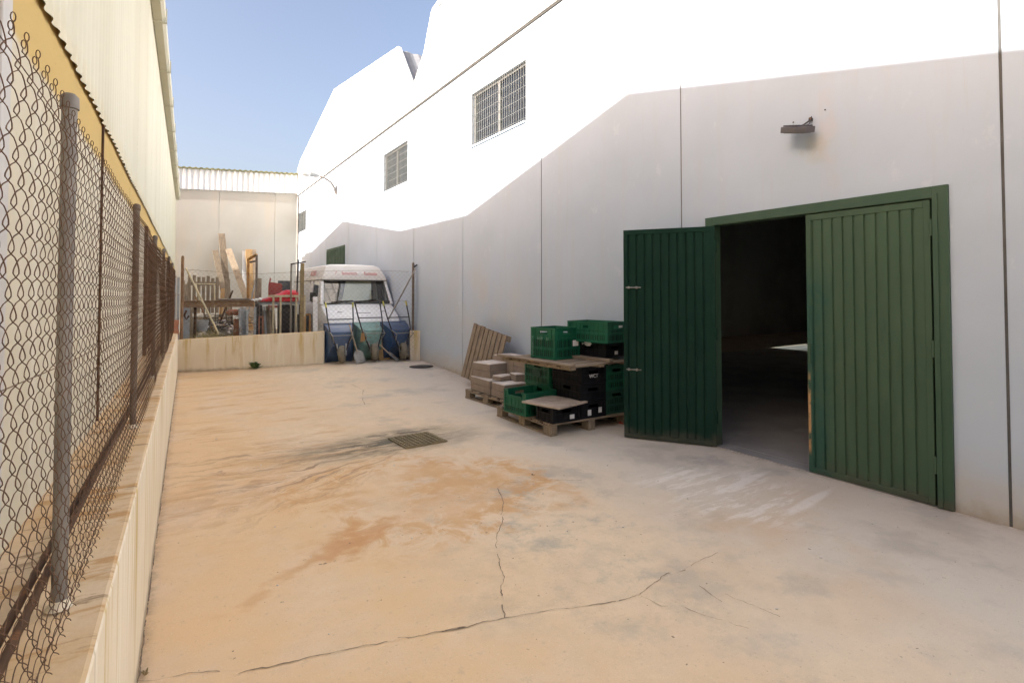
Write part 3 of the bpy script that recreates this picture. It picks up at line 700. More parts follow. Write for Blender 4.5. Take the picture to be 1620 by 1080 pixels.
# roof: ribbed sheet over the same profile
m = MB(); X1 = 28.
vs, fs = [], []
pr = [(y, z) for y, z in GP]
xr = [XR + .05 + i * .15 for i in range(int((X1 - XR) / .15) + 1)] + [X1]
for i, x in enumerate(xr):
    o = .03 if i % 2 else 0
    for (y, z) in pr: vs.append((x, y, z - .03 + o))
L = len(pr)
for i in range(len(xr) - 1):
    for j in range(L - 1): fs.append((i * L + j, i * L + j + 1, (i + 1) * L + j + 1, (i + 1) * L + j))
m.add(vs, fs); m.build('roof', M['sheet'], wh, world=True, fix=False)
m = MB()
m.bx(XR + TH + .001, X1, -9.8, -9.6, -.05, 6.2); m.bx(X1, X1 + .2, -9.8, 26.6, -.05, 9.2); m.bx(XR + TH + .001, X1, 26.5, 26.7, -.05, 8)
m.build('outer_wall', M['intwall'], wh, world=True)
for q0, q1 in ((12.5, 12.7), (-1.3, -1.15)):
    m = MB(); m.bx(XR + TH + .01, X1, q0, q1, -.05, 6.6); m.build('partition', M['intwall'], wh, world=True)
m = MB()
for a in range(len(pr) - 1): pass
m.bx(XR + TH + .01, X1, -9.6, -1.3, 6.2, 6.3)
m.build('ceiling_deck', M['intwall'], wh, world=True)
m = MB(); m.bx(XR + TH + .002, X1, -9.6, 26.5, -.02, .008); m.bx(XR - .012, XR + TH + .002, DO[0] + .0, DO[1], -.02, .006)
m.build('floor', M['intfloor'], wh, world=True)
for x, y in ((12.8, 9.9), (20.5, 9.9), (12.8, 4.0)):
    m = MB(); m.bx(x - .11, x + .11, y - .1, y - .085, 0, 7.6); m.bx(x - .11, x + .11, y + .085, y + .1, 0, 7.6); m.bx(x - .006, x + .006, y - .085, y + .085, 0, 7.6)
    m.build('column', M['darksteel'], wh, world=True)
# windows
def window(h, nb, far=False):
    y0, y1, z0, z1 = h; X = XR + .06
    f = MB(); w = .05
    f.bx(X, X + .05, y0, y0 + w, z0, z1); f.bx(X, X + .05, y1 - w, y1, z0, z1)
    f.bx(X, X + .05, y0 + w, y1 - w, z0, z0 + w); f.bx(X, X + .05, y0 + w, y1 - w, z1 - w, z1)
    ym = (y0 + y1) / 2; f.bx(X - .004, X + .05, ym - .025, ym + .025, z0 + w, z1 - w)
    fo = f.build('window_frame', M['alu'], wh, world=True, bevel=.003)
    for a, b in ((y0 + w, ym - .025), (ym + .025, y1 - w)):
        g_ = MB(); g_.bx(X + .02, X + .026, a, b, z0 + w, z1 - w); g_.build('pane', M['glass'], fo, world=True)
    if far:
        g_ = MB(); g_.bx(X + .06, X + .07, y0 + .02, y1 - .02, z0 + .02, z1 - .02); g_.build('blind', M['blind'], fo, world=True)
    s = MB(); s.bx(XR - .03, XR + .06, y0 + .001, y1 - .001, z0 - .035, z0 - .002) if not far else s.bx(XR - .012, XR - .001, y0, y1, z0 - .03, z0)
    s.build('window_sill', M['white'], wh, world=True)
    gr = MB(); xg = XR + .012
    for k in range(nb + 1):
        y = y0 + .02 + (y1 - y0 - .04) * k / nb; gr.cyl((xg, y, z0 + .002), (xg, y, z1 - .002), .0055, 8)
    for k in range(6):
        z = z0 + .06 + (z1 - z0 - .12) * k / 5; gr.bx(xg + .008, xg + .014, y0 + .003, y1 - .003, z - .004, z + .004)
    gr.build('window_grille', M['grillepaint'], wh, world=True, smooth=50)
window(WIN[(7.11, 9.85)], 25); window(WIN[(12.45, 15.2)], 21, True); window(WIN[(23.9, 26.5)], 17, True)
# far green door
m = MB(); m.bx(XR - .02, XR - .002, 18.47, 20.9, 0.02, 3.33)
for k in range(12): m.bx(XR - .032, XR - .0205, 18.55 + k * .2, 18.68 + k * .2, .1, 3.25)
m.build('far_door', M['gate_frame'], wh, world=True)
# gate frame
fo = empty  # noqa
m = MB(); FX0, FX1 = XR - .028, XR + .10
m.bx(FX0, FX1, 1.71, 1.815, .004, 2.50); m.bx(FX0, FX1, 3.835, 3.94, .004, 2.50); m.bx(FX0, FX1, 1.815, 3.835, 2.405, 2.50)
gf = m.build('gate_frame', M['gate_frame'], wh, world=True, bevel=.004)
m = MB(); m.bx(FX0 - .012, FX0 - .0005, 1.775, 1.81, .01, 2.44); m.bx(FX0 - .012, FX0 - .0005, 1.81, 3.86, 2.408, 2.44)
m.build('stop_bar', M['gate_frame'], gf, world=True, bevel=.002)
def leaf_mesh(W, Hh, ribs):
    """leaf in local coords: hinge edge at u=0, free edge u=W; outer face toward -t, thickness .04; returns frame, skin"""
    sk = MB(); vs, fs = [], []; pr_ = [(0.045, 0)]
    p = (W - .09) / ribs
    for k in range(ribs):
        u = .045 + k * p
        pr_ += [(u + p * .70, 0), (u + p * .76, .014), (u + p * .90, .014), (u + p * .96, 0)]
    pr_.append((W - .045, 0))
    for side in (0, 1):
        o = len(vs)
        for u, d in pr_:
            t = d if side == 0 else .038 - d * .6
            vs += [(u, t, .05), (u, t, Hh - .055)]
        for i in range(len(pr_) - 1):
            fs.append((o + 2 * i, o + 2 * i + 2, o + 2 * i + 3, o + 2 * i + 1))
    sk.add(vs, fs)
    fr = MB()
    fr.bx(0, .045, -.006, .044, 0, Hh); fr.bx(W - .045, W, -.006, .044, 0, Hh); fr.bx(.045, W - .045, -.006, .044, 0, .05); fr.bx(.045, W - .045, -.006, .044, Hh - .055, Hh)
    return fr, sk
def leaf(hx, hy, du, dt, W, Hh, ribs, matl, name='gate_leaf'):
    du, dt = Vector((*du, 0)).normalized(), Vector((*dt, 0)).normalized()
    T = Matrix(((du.x, dt.x, 0, hx), (du.y, dt.y, 0, hy), (0, 0, 1, .012), (0, 0, 0, 1)))
    fr, sk = leaf_mesh(W, Hh, ribs)
    fo = fr.xf(T).build(name, matl, wh, world=True, bevel=.003)
    sk.xf(T).build('ribbed_sheet', matl, fo, world=True)
    for z in (.25, 1.15, 2.1):
        h = MB(); h.cyl((-.006, -.012, z), (-.006, -.012, z + .13), .011, 10); h.xf(T).build('hinge', matl, fo, world=True, smooth=50)
    return fo, T
rl, T1 = leaf(XR - .018, 1.829, (0, 1), (1, 0), .985, 2.385, 10, M['gate_out'])
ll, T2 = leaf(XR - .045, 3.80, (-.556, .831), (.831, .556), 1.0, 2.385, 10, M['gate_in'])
m = MB()   # bolts seen from inside on the open leaf
for z in (.78, 1.72):
    m.cyl((.80, -.014, z), (.97, -.014, z), .006, 8); m.bx(.84, .86, -.022, -.0065, z - .014, z + .014); m.bx(.93, .95, -.022, -.0065, z - .014, z + .014)
m.xf(T2).build('bolt', M['steel'], ll, world=True)
m = MB(); m.bx(.955, .978, -.016, -.0065, 1.0, 1.18); m.xf(T1).build('handle', M['gate_frame'], rl, world=True, bevel=.004)
# corner downpipe by the rear building
m = MB(); m.tube([(5.03, 26.0, .1), (5.02, 26.0, 3.6), (5.03, 26.0, 6.1)], .045, 10); m.build('downpipe', M['galv'], wh, world=True, smooth=50)

# ------------------------------------------------------------------ rear building
rb = empty('beige_hall', (2.6, 27.2, 0), 0, 'beige panel hall with a ribbed sheet eave closing the far end', 'building')
ra, rbp = Vector((-2.0, 26.62, 0)), Vector((5.08, 26.30, 0)); rd = (rbp - ra).normalized(); rn = Vector((-rd.y, rd.x, 0))
RL = (rbp - ra).length
def rp(u, o, z): q = ra + rd * u - rn * o; return (q.x, q.y, z)     # o toward the viewer
def rbox(m, u0, u1, o0, o1, z0, z1): m.hexa([rp(u0, o0, z0), rp(u0, o1, z0), rp(u1, o1, z0), rp(u1, o0, z0), rp(u0, o0, z1), rp(u0, o1, z1), rp(u1, o1, z1), rp(u1, o0, z1)])
us = [0, 1.6, 3.9, 6.12, RL]
for a, b in zip(us[:-1], us[1:]):
    m = MB(); rbox(m, a + .005, b - .005, -.2, 0, -.05, 6.30); m.build('wall_panel', M['rear'], rb, world=True, bevel=.006)
m = MB(); rbox(m, 0, RL, -.3, -.201, -.05, 6.3); m.build('wall_core', M['rear'], rb, world=True)
def rz0(u): return 5.94 + .048 * u
m = MB(); P = .21; vs, fs = [], []; uk = []
k = 0
while k * P < RL:
    for dy, o in ((0, 0), (.03, .06), (.10, .06), (.13, 0)):
        if k * P + dy < RL: uk.append((k * P + dy, o))
    k += 1
for i, (u, o) in enumerate(uk):
    vs += [rp(u, .03 + o, rz0(u)), rp(u, .03 + o, rz0(u) + .87)]
    if i: fs.append((2 * i - 2, 2 * i, 2 * i + 1, 2 * i - 1))
m.add(vs, fs); m.build('eave_cladding', M['clad'], rb, world=True, fix=False)
m = MB()
for i in range(len(uk) - 1):
    a, b = uk[i], uk[i + 1]
    za1, zb1 = rz0(a[0]) + .84 + a[1] * .5, rz0(b[0]) + .84 + b[1] * .5
    m.hexa([rp(a[0], .16, za1), rp(b[0], .16, zb1), rp(b[0], -8, zb1 + 1.3), rp(a[0], -8, za1 + 1.3), rp(a[0], .16, za1 + .06), rp(b[0], .16, zb1 + .06), rp(b[0], -8, zb1 + 1.37), rp(a[0], -8, za1 + 1.37)])
m.build('roof', M['moss'], rb, world=True)
m = MB(); rbox(m, 0, .2, -8, -.31, 0, 6.6); rbox(m, 0, RL, -8.2, -8.01, 0, 7.8); m.build('side_wall', M['rear'], rb, world=True)

# ------------------------------------------------------------------ street lamp and floodlight
sl = empty('street_lamp', (XR, 19.6, 5.3), 0, 'grey curved arm street lamp fixed high on the white warehouse wall', 'street lamp')
m = MB(); m.tube([(XR - .05, 19.6, 5.22), (XR - .07, 19.6, 5.42), (XR - .2, 19.6, 5.62), (XR - .42, 19.6, 5.75), (XR - .66, 19.6, 5.81)], [.04, .04, .036, .032, .03], 10); m.bx(XR - .02, XR - .001, 19.53, 19.67, 5.2, 5.5); m.bx(XR - .06, XR - .015, 19.57, 19.63, 5.24, 5.28); m.bx(XR - .06, XR - .015, 19.57, 19.63, 5.40, 5.44)
m.build('arm', M['steel'], sl, world=True, smooth=50)
m = MB(); T = Matrix.Translation((XR - .64, 19.6, 5.80)) @ Matrix.Rotation(R(8), 4, 'Y')
m.lathe([(0, 0), (.055, 0), (.085, -.1), (.085, -.26), (.1, -.3)], T @ Matrix.Rotation(R(-90), 4, 'Y') @ Matrix.Scale(-1, 4, (0, 0, 1)), 12)
m.build('gear_housing', M['greypaint'], sl, world=True, smooth=50)
m = MB()
m.lathe([(.1, .0), (.13, -.06), (.13, -.2), (.09, -.3), (0, -.33)], T @ Matrix.Translation((-.28, 0, 0)) @ Matrix.Rotation(R(-90), 4, 'Y') @ Matrix.Scale(-1, 4, (0, 0, 1)), 12)
m.build('lamp_head', M['whitemetal'], sl, world=True, smooth=50)
fl = empty('floodlight', (XR, 2.8, 3.2), 0, 'small grey floodlight on a bracket above the green gate', 'lamp')
m = MB(); T = Matrix.Translation((XR - .13, 2.82, 3.19)) @ Matrix.Rotation(R(14), 4, 'X') @ Matrix.Rotation(R(-12), 4, 'Y')
m.bx(-.07, .075, -.125, .125, -.028, .028, T)
for k in range(8): m.bx(-.06, .06, -.11 + k * .03, -.10 + k * .03, .029, .042, T)
m.build('housing', M['flood'], fl, world=True, bevel=.006)
m = MB(); m.bx(-.055, .055, -.10, .10, -.033, -.0285, T); m.build('glass', M['alu'], fl, world=True)
m = MB(); m.bar((XR - .003, 2.76, 3.29), (XR - .11, 2.78, 3.225), .025, .008); m.cyl((XR, 2.76, 3.295), (XR - .02, 2.76, 3.295), .016, 10)
m.tube([(XR, 2.75, 3.27), (XR - .03, 2.74, 3.31), (XR - .05, 2.75, 3.24), (XR - .09, 2.79, 3.22)], .004, 6)
m.build('bracket', M['darksteel'], fl, world=True, smooth=40)
m = MB()
for y, z in ((2.93, 3.31), (2.63, 3.345)): m.cyl((XR - .008, y, z), (XR + .001, y, z), .007, 8)
m.build('wall_plug', M['darksteel'], fl, world=True)

# ------------------------------------------------------------------ drain grate, manhole
dg = empty('drain_grate', (2.43, 5.81, 0), R(3), 'square rusty drain grate set in the middle of the yard slab', 'drain')
m = MB(); m.bx(-.235, .235, -.235, .235, .001, .0045); m.build('pit_shade', M['pit_shade'], dg)  # flat black sheet, the darkness of the hole put into its colour
m = MB()
for k in range(9): u = -.212 + k * .053; m.bx(u - .008, u + .008, -.235, .235, .006, .020)
for k in range(8): u = -.20 + k * .057; m.bx(-.235, .235, u - .007, u + .007, .005, .0195)
m.build('bars', M['iron'], dg)
m = MB()
for s in (-1, 1): m.bx(s * .243 - .008, s * .243 + .008, -.251, .251, .001, .016); m.bx(-.235, .235, s * .243 - .008, s * .243 + .008, .001, .016)
m.build('rim', M['iron'], dg)
m = MB(); m.lathe([(0, .014), (.2, .014), (.21, .012), (.225, .012), (.235, .0)], Matrix.Translation((4.75, 11.15, gh(4.75, 11.15))) @ Matrix.Scale(1.15, 4, (1, 0, 0)), 28)
tag(m.build('manhole_cover', M['darksteel'], smooth=40), 'dark round manhole cover at the foot of the white wall', 'manhole')

# ------------------------------------------------------------------ pallets, crates, boxes
def pallet(label, loc, rot, WX, LY, boards=7, mt=('woody', 'woodx'), group='wooden pallets', blocks=True, gap=.45):
    """boards run along local x; skids run along y"""
    p = empty('pallet', loc, 0, label, 'pallet', group, rot=rot)
    m = MB(); bw_ = WX and LY / (boards + (boards - 1) * gap)
    for k in range(boards):
        y0 = k * bw_ * (1 + gap); m.bx(random.uniform(-.006, .006), WX + random.uniform(-.006, .006), y0, y0 + bw_, .122 + random.uniform(-.002, .002), .144)
    m.build('deck', M[mt[1]], p, bevel=.003)
    m = MB()
    for x in (0, (WX - .1) / 2, WX - .1): m.bx(x, x + .1, .002, LY - .002, .100, .1195)
    m.build('stringer', M[mt[0]], p, bevel=.003)
    if blocks:
        for x in (0.003, (WX - .1) / 2, WX - .103):
            for y in (.005, LY / 2 - .07, LY - .145):
                m = MB(); m.bx(x, x + .1, y, y + .14, .0225, .0995); m.build('block', M[mt[0]], p, bevel=.004)
    m = MB()
    for x in (0, (WX - .1) / 2, WX - .1): m.bx(x, x + .1, 0.0, LY, 0, .022)
    m.build('skid', M[mt[0]], p, bevel=.003)
    return p
def crate(label, loc, rz, W, L, H, mt, stickers=(), dip=False, bands=(.36, .68), group='green plastic crates', tilt=None):
    c = empty('crate', loc, rz, label, 'crate', group, rot=tilt)
    m = MB(); t = .006; i = .010; hw, hl = W / 2, L / 2
    m.bx(-hw + i, hw - i, -hl + i, hl - i, .004, .012)
    def side(ax, s, ln, lh):
        # wall at +-lh along ax, length ln; hand hole near the top, or a dip in the rim
        def put(a0, a1, z0, z1, o0, o1):
            lo, hi = (lh - o1, lh - o0) if s > 0 else (-lh + o0, -lh + o1)
            if ax == 'x': m.bx(lo, hi, a0, a1, z0, z1)
            else: m.bx(a0, a1, lo, hi, z0, z1)
        h = ln / 2; hz = H - .085; hh = min(.075, h * .4)
        short = (ax == 'x' and W >= L) or (ax == 'y' and L > W)
        if dip and short:
            put(-h + i, h - i, .012, H * .72, i, i + t)
            put(-h + i, -h * .62, H * .72, H - .012, i, i + t); put(h * .62, h - i, H * .72, H - .012, i, i + t)
            put(-h * .6, h * .6, H * .72, H * .72 + .02, 0.001, i + t)
            put(-h + .02, -h * .6, H - .02, H, 0, i + t + .001); put(h * .6, h - .02, H - .02, H, 0, i + t + .001)
        else:
            put(-h + i, h - i, .012, hz, i, i + t); put(-h + i, -hh, hz, hz + .038, i, i + t); put(hh, h - i, hz, hz + .038, i, i + t)
            put(-h + i, h - i, hz + .038, H - .012, i, i + t)
            put(-hh - .01, hh + .01, hz + .04, hz + .05, .003, i)
            put(-h + .0005, h - .0005, H - .02, H, 0, i + t + .001)
        for b in bands: put(-h + .03, h - .03, H * b - .006, H * b + .006, .0015, i)
        put(-h + .0005, h - .0005, 0.0, .018, .001, i + t)
        n = max(2, int(ln / .075))
        for k in range(1, n):
            a = -h + ln * k / n
            if abs(a) < hh + .012: put(a - .003, a + .003, .018, hz - .01, .004, i)
            else: put(a - .003, a + .003, .018, H - (.0205 if not (dip and short) else H * .3), .004, i)
    for s in (-1, 1): side('x', s, L, hw); side('y', s, W, hl)
    for sx in (-1, 1):
        for sy in (-1, 1):
            x0, y0 = sx * hw, sy * hl
            xa, xb = sorted((x0 - sx * .0007, x0 - sx * .04)); ya, yb = sorted((y0 - sy * .0007, y0 - sy * .012)); m.bx(xa, xb, ya, yb, .0185, H - .0205)
            xa, xb = sorted((x0 - sx * .0007, x0 - sx * .012)); ya, yb = sorted((y0 - sy * .0125, y0 - sy * .04)); m.bx(xa, xb, ya, yb, .0185, H - .0205)
    n0 = len(m.f)
    if mt != 'crate_b':
        lv = [0.02] + [H * b + .008 for b in bands]; lt = [H * b - .008 for b in bands] + [H - .10]
        for ax, ln, lh in (('x', L, hw), ('y', W, hl)):
            n = max(2, int(ln / .075))
            for k in range(n):
                a0 = -ln / 2 + ln * k / n + (.04 if k == 0 else .010); a1 = -ln / 2 + ln * (k + 1) / n - (.04 if k == n - 1 else .010)
                for z0, z1 in zip(lv, lt):
                    if z1 - z0 < .03 or a1 - a0 < .012 or (dip and z1 > H * .6): continue
                    for q in range(2):
                        b0 = a0 + (a1 - a0) * (q * .55); b1 = b0 + (a1 - a0) * .32
                        for s in (-1, 1):
                            lo, hi = sorted((s * (lh - i + .0012), s * (lh - i - .002)))
                            if ax == 'x': m.bx(lo, hi, b0, b1, z0 + .012, z1 - .012)
                            else: m.bx(b0, b1, lo, hi, z0 + .012, z1 - .012)
    sh_ = m.build('shell', M[mt], c); second(sh_, M['slot'], n0)
    for (face, a, z, w, h) in stickers:
        q = MB()
        if face == '-y': q.bx(a - w / 2, a + w / 2, -hl - .003, -hl + .004, z, z + h)
        else: q.bx(-hw - .003, -hw + .004, a - w / 2, a + w / 2, z, z + h)
        q.build('paper_sticker', M['label'], c)
    return c
P1 = pallet('worn pallet carrying green and black crates beside the open gate leaf', (3.79, 5.12, 0), (0, 0, R(-1.5)), 1.24, 1.27, 6, mt=('wood', 'woodx'))
PZ = .146
crate('open green crate with dipped front at the near left of the crate pallet', (3.99, 5.83, PZ), R(4), .50, .47, .285, 'crate_g', dip=True)
crate('low black crate with white sticker under the loose stone slab', (4.02, 5.27, PZ), R(1), .42, .33, .195, 'crate_b', stickers=[('-y', .08, .03, .065, .05)], group='black plastic crates', bands=(.5,))
m = MB(); m.bx(-.275, .275, -.29, .29, 0, .022); sb = m.build('stone_slab', M['slab'], bevel=.003)
sb.location = (3.99, 5.30, PZ + .1965); sb.rotation_euler = (0, 0, R(14)); tag(sb, 'loose square stone slab laid on the low black crate', 'slab')
gb = 'black plastic crates'
z = PZ
for k, (h, st, lb) in enumerate(((.205, [('-y', -.07, .03, .05, .07), ('-y', .10, .05, .05, .065)], 'bottom black crate with two white stickers in the column behind the stone slab'),
                                 (.205, [], 'middle black crate in the column behind the stone slab'), (.205, [], 'top black crate with pale letters directly under the upper pallet'))):
    crate(lb, (4.455, 5.41, z), R((0, -1.5, 1)[k]), .40, .58, h, 'crate_b', stickers=st, group=gb, bands=(.5,)); z += h + .001
z = PZ
crate('dark grey green crate at floor level beside the open gate leaf', (4.86, 5.43, z), 0, .39, .58, .30, 'crate_dg'); z += .301
crate('green crate stacked on the dark grey green crate beside the open gate leaf', (4.86, 5.43, z), R(1), .39, .58, .31, 'crate_g')
crate('lower green crate directly behind the open dipped crate', (4.47, 6.03, PZ), R(2), .44, .56, .30, 'crate_g', stickers=())
crate('green crate with a grey printed panel under the left end of the upper pallet', (4.45, 6.03, PZ + .301), R(1), .44, .56, .31, 'crate_g', stickers=[('-x', .0, .10, .20, .09)])
kids_last = [o for o in bpy.data.objects if o.name.startswith('paper_sticker')][-1]; kids_last.data.materials[0] = M['crate_dg']
P2Z = PZ + .62
UP = empty('pallet', (3.97, 4.99, P2Z), 0, 'upper pallet of loose boards lying across the crates', 'pallet', 'wooden pallets', rot=(0, 0, R(5)))
m = MB()
for k in range(7): m.bx(random.uniform(-.02, .02), 1.07 + random.uniform(-.02, .02), .0 + k * .195, .135 + k * .195 + random.uniform(0, .03), .024, .044 + random.uniform(0, .003))
m.build('deck', M['woodx'], UP, bevel=.003)
m = MB()
for x in (0.0, .48, .95): m.bx(x, x + .1, -.01, 1.33, 0, .0235)
m.build('stringer', M['wood'], UP, bevel=.003)
m = MB(); m.bx(-.03, .075, -.03, 1.40, .049, .071); m.build('edge_board', M['woody'], UP, bevel=.003)
DZ = P2Z + .048
m = MB(); m.bx(0, .085, 0, .75, 0, .035); ob = m.build('loose_batten', M['woody'], bevel=.003); ob.location = (4.62, 5.02, DZ + .001); ob.rotation_euler = (0, 0, R(9)); tag(ob, 'grey wooden batten lying on the upper pallet beside the green crates', 'batten')
crate('tall green crate with white label at the left on top of the upper pallet', (4.40, 5.83, DZ), R(8), .47, .46, .405, 'crate_g', stickers=[('-y', .15, .16, .10, .075)], bands=(.33, .66))
crate('black crate holding white rags on the upper pallet by the wall', (4.86, 5.50, DZ + .036), R(6), .36, .60, .185, 'crate_b', stickers=[('-y', .02, .03, .055, .045)], group=gb, bands=(.5,))
m = MB()
for k in range(3):
    c = Vector((4.69 + .015 * k, 5.5 + .1 * k, DZ + .2)); n = 10; vs = []
    for a in range(n):
        for b in range(5):
            th = 2 * math.pi * a / n; ph = math.pi * (b + .5) / 5; r = .07 * (1 + .35 * noise.noise(Vector((a * .9, b * 1.3, k))))
            vs.append(c + Vector((r * .5 * math.sin(ph) * math.cos(th), r * math.sin(ph) * math.sin(th), r * .55 * math.cos(ph))))
    fs = [(a * 5 + b, ((a + 1) % n) * 5 + b, ((a + 1) % n) * 5 + b + 1, a * 5 + b + 1) for a in range(n) for b in range(4)]
    m.add(vs, fs)
tag(m.build('rag', M['label'], smooth=180), 'crumpled white rags showing over the side of the upper black crate', 'rags')
crate('wide green crate stacked on the black crate against the wall', (4.82, 5.47, DZ + .223), R(9), .42, .68, .265, 'crate_g', stickers=[('-y', .06, .19, .07, .03)], bands=(.45,))
m = MB(); m.lathe([(0, .05), (.05, .05), (.06, 0), (0, 0)], Matrix.Translation((4.98, 5.15, 0.002)) @ Matrix.Scale(1.4, 4, (0, 1, 0)), 14)
tag(m.build('plastic_cup', M['maroon'], smooth=40), 'small dark red plastic cup on the ground by the open gate leaf', 'cup')

P3 = pallet('pallet carrying cardboard tile boxes against the white wall', (4.10, 6.56, 0), (0, 0, R(1.5)), .84, 1.22, 5, mt=('wood', 'woodx'))
def tbox(label, x, y, z, w, l, h, rz=0, lid=.0, cm='card'):
    b = empty('tile_box', (x, y, z), R(rz), label, 'box', 'cardboard boxes of floor tiles')
    m = MB(); n = max(1, round(h / .1))
    for k in range(n):
        j = random.uniform(-.004, .004); m.bx(-w / 2 + j, w / 2 + j, -l / 2 - j, l / 2 - j, k * h / n + .0012, (k + 1) * h / n - .0012)
    m.build('carton', M[cm], b, bevel=.004)
    m = MB(); m.bx(-w / 2 + .006, w / 2 - .006, -l / 2 + .006, l / 2 - .006, h - .001, h + .012); m.build('top_tile', M['tile'], b, bevel=.002)
    return b
tz = .147
tbox('low tile box at the far left corner of the tile pallet', 4.34, 7.56, tz, .42, .30, .20, 2)
tbox('low tile box at the pallet edge left of the green crates with a torn top', 4.33, 7.235, tz, .42, .31, .20, -1)
tbox('tall tile box stack with a pale top nearest the pallet corner', 4.38, 7.50, tz + .213, .40, .42, .21, 9)
tbox('tile box pressed against the dipped green crate', 4.33, 6.87, tz, .40, .36, .19, 1)
tbox('small tile stack with a bright top between the tall stacks and the green crates', 4.36, 7.10, tz + .213, .26, .20, .055, 12)
tbox('small tile stack at the right of the bright topped tiles', 4.55, 6.93, tz + .203, .22, .22, .10, -8)
tbox('lower tile box at the back of the tile pallet by the wall', 4.74, 7.45, tz, .36, .52, .25, 0)
tbox('highest wide tile box against the wall behind the tall stack', 4.74, 7.43, tz + .263, .36, .58, .25, 2)
tbox('tile box against the wall behind the green crates', 4.76, 6.87, tz, .36, .46, .30, -2)
tbox('upper tile box against the wall with a shadowed brown lid', 4.76, 6.87, tz + .313, .38, .50, .17, 3)
txt = [o for o in bpy.data.objects if o.get('label', '').startswith('top black crate')][0]
text('WCT', .062, (-.085, -.296, .075), (R(90), 0, 0), txt, 'white_lettering', mt='label')
txt = [o for o in bpy.data.objects if o.get('label', '').startswith('tall green crate')][0]
text('DISPARSICOR', .047, (-.2395, .17, .02), (R(90), R(-90), R(-90)), txt, 'white_lettering', .95, mt='faintprint')
text('ANV', .055, (-.2395, .10, .245), (R(90), 0, R(-90)), txt, 'white_lettering', mt='faintprint'); text('31', .055, (-.2395, -.07, .245), (R(90), 0, R(-90)), txt, 'white_lettering', mt='faintprint')
# leaning slatted pallet
LP = empty('pallet', (4.72, 9.02, 0.12), 0, 'grey slatted pallet leaning against the white wall beyond the tile boxes', 'pallet', 'wooden pallets')
ux = Vector((.0, -1, 0)); uz = Vector((.235, -.13, 1.10)).normalized(); un = ux.cross(uz).normalized(); ux = uz.cross(un).normalized()
TL = Matrix(((ux.x, uz.x, un.x, 0), (ux.y, uz.y, un.y, 0), (ux.z, uz.z, un.z, 0), (0, 0, 0, 1)))
m = MB()
for k in range(8): m.bx(k * .155, k * .155 + .118, -.0 + random.uniform(0, .02), 1.0 + random.uniform(-.015, .015), .075, .097, TL)
m.build('slats', M['wood'], LP, bevel=.003)
m = MB()
for z in (.02, .45, .89): m.bx(0, 1.2, z, z + .095, -.015, .0745, TL)
m.build('stringer', M['wood'], LP, bevel=.003)

# ------------------------------------------------------------------ van
VZ = .125
van = empty('parked_van', (4.12, 12.98, VZ), 0, 'old white high roof van with faded red lettering parked behind the wheelbarrows', 'van')
def ringloft(sts):
    m = MB(); vs, fs = [], []; K = None
    for (y, pts) in sts:
        K = len(pts); vs += [(x, y, z) for x, z in pts]
    for i in range(len(sts) - 1):
        for k in range(K):
            k2 = (k + 1) % K; fs.append((i * K + k, i * K + k2, (i + 1) * K + k2, (i + 1) * K + k))
    fs += [tuple(range(K)), tuple((len(sts) - 1) * K + k for k in range(K))]
    return m.add(vs, fs)
def bring(hw, zb, zbelt, zt, r=.07, crown=.03):
    h = [(hw - .05, zb), (hw, zb + .1), (hw + .015, zbelt - .15), (hw, zbelt), (hw - r * .5, zt - r * .35), (hw - r * 1.5, zt), (hw * .4, zt + crown)]
    return h + [(-x, z) for x, z in reversed(h)]
body = ringloft([(.0, bring(.84, .42, .66, .80)), (.05, bring(.90, .36, .70, .87)), (.30, bring(.925, .30, .80, 1.02)), (.62, bring(.935, .28, .98, 1.20)), (.80, bring(.935, .28, 1.12, 1.285, .05, .02)), (1.0, bring(.94, .28, 1.14, 1.30, .04, .0)), (4.5, bring(.94, .28, 1.14, 1.30, .04, .0))])
vb = body.build('body', M['vanwhite'], van, bevel=.02, smooth=40)
for s in (-1, 1):
    m = MB(); m.bar((s * .885, .76, 1.27), (s * .80, 1.13, 1.93), .075, .07); m.bar((s * .885, 1.98, 1.27), (s * .82, 1.98, 1.93), .12, .05, up=(1, 0, 0)); m.bar((s * .885, 1.16, 1.27), (s * .83, 1.2, 1.93), .04, .04, up=(1, 0, 0))
    m.bar((s * .815, 1.10, 1.925), (s * .815, 2.02, 1.925), .06, .07); m.bar((s * .893, .78, 1.29), (s * .893, 2.02, 1.29), .05, .05)
    m.build('door_pillar', M['vanwhite'], van, bevel=.012)
    m = MB(); m.hexa([Vector(p) for p in ((s * .893, 2.05, 1.27), (s * .86, 2.05, 1.27), (s * .86, 4.5, 1.27), (s * .893, 4.5, 1.27), (s * .825, 2.05, 1.96), (s * .79, 2.05, 1.96), (s * .79, 4.5, 1.96), (s * .825, 4.5, 1.96))])
    m.build('cargo_side', M['vanwhite'], van)
    m = MB(); m.add([(s * .893, .80, 1.31), (s * .893, 1.95, 1.31), (s * .822, 1.95, 1.90), (s * .822, 1.14, 1.90)], [(0, 1, 2, 3)]); m.build('side_window', M['vanglass'], van, fix=False)
m = MB(); m.bx(-.79, .79, 1.10, 1.16, 1.90, 1.96); m.build('header', M['vanwhite'], van)
WS = [(-.86, .775, 1.30), (.86, .775, 1.30), (.775, 1.115, 1.91), (-.775, 1.115, 1.91)]
m = MB(); m.add(WS, [(0, 1, 2, 3)]); ws = m.build('windscreen', M['vanglass'], van, fix=False)
def inset(p, q, t): return Vector(p).lerp(Vector(q), t)
rs = []
for i in range(4):
    a, b, c = Vector(WS[i - 1]), Vector(WS[i]), Vector(WS[(i + 1) % 4])
    d1, d2 = (a - b).normalized(), (c - b).normalized()
    rs += [b + d1 * .09, b + (d1 + d2) * .025, b + d2 * .09]
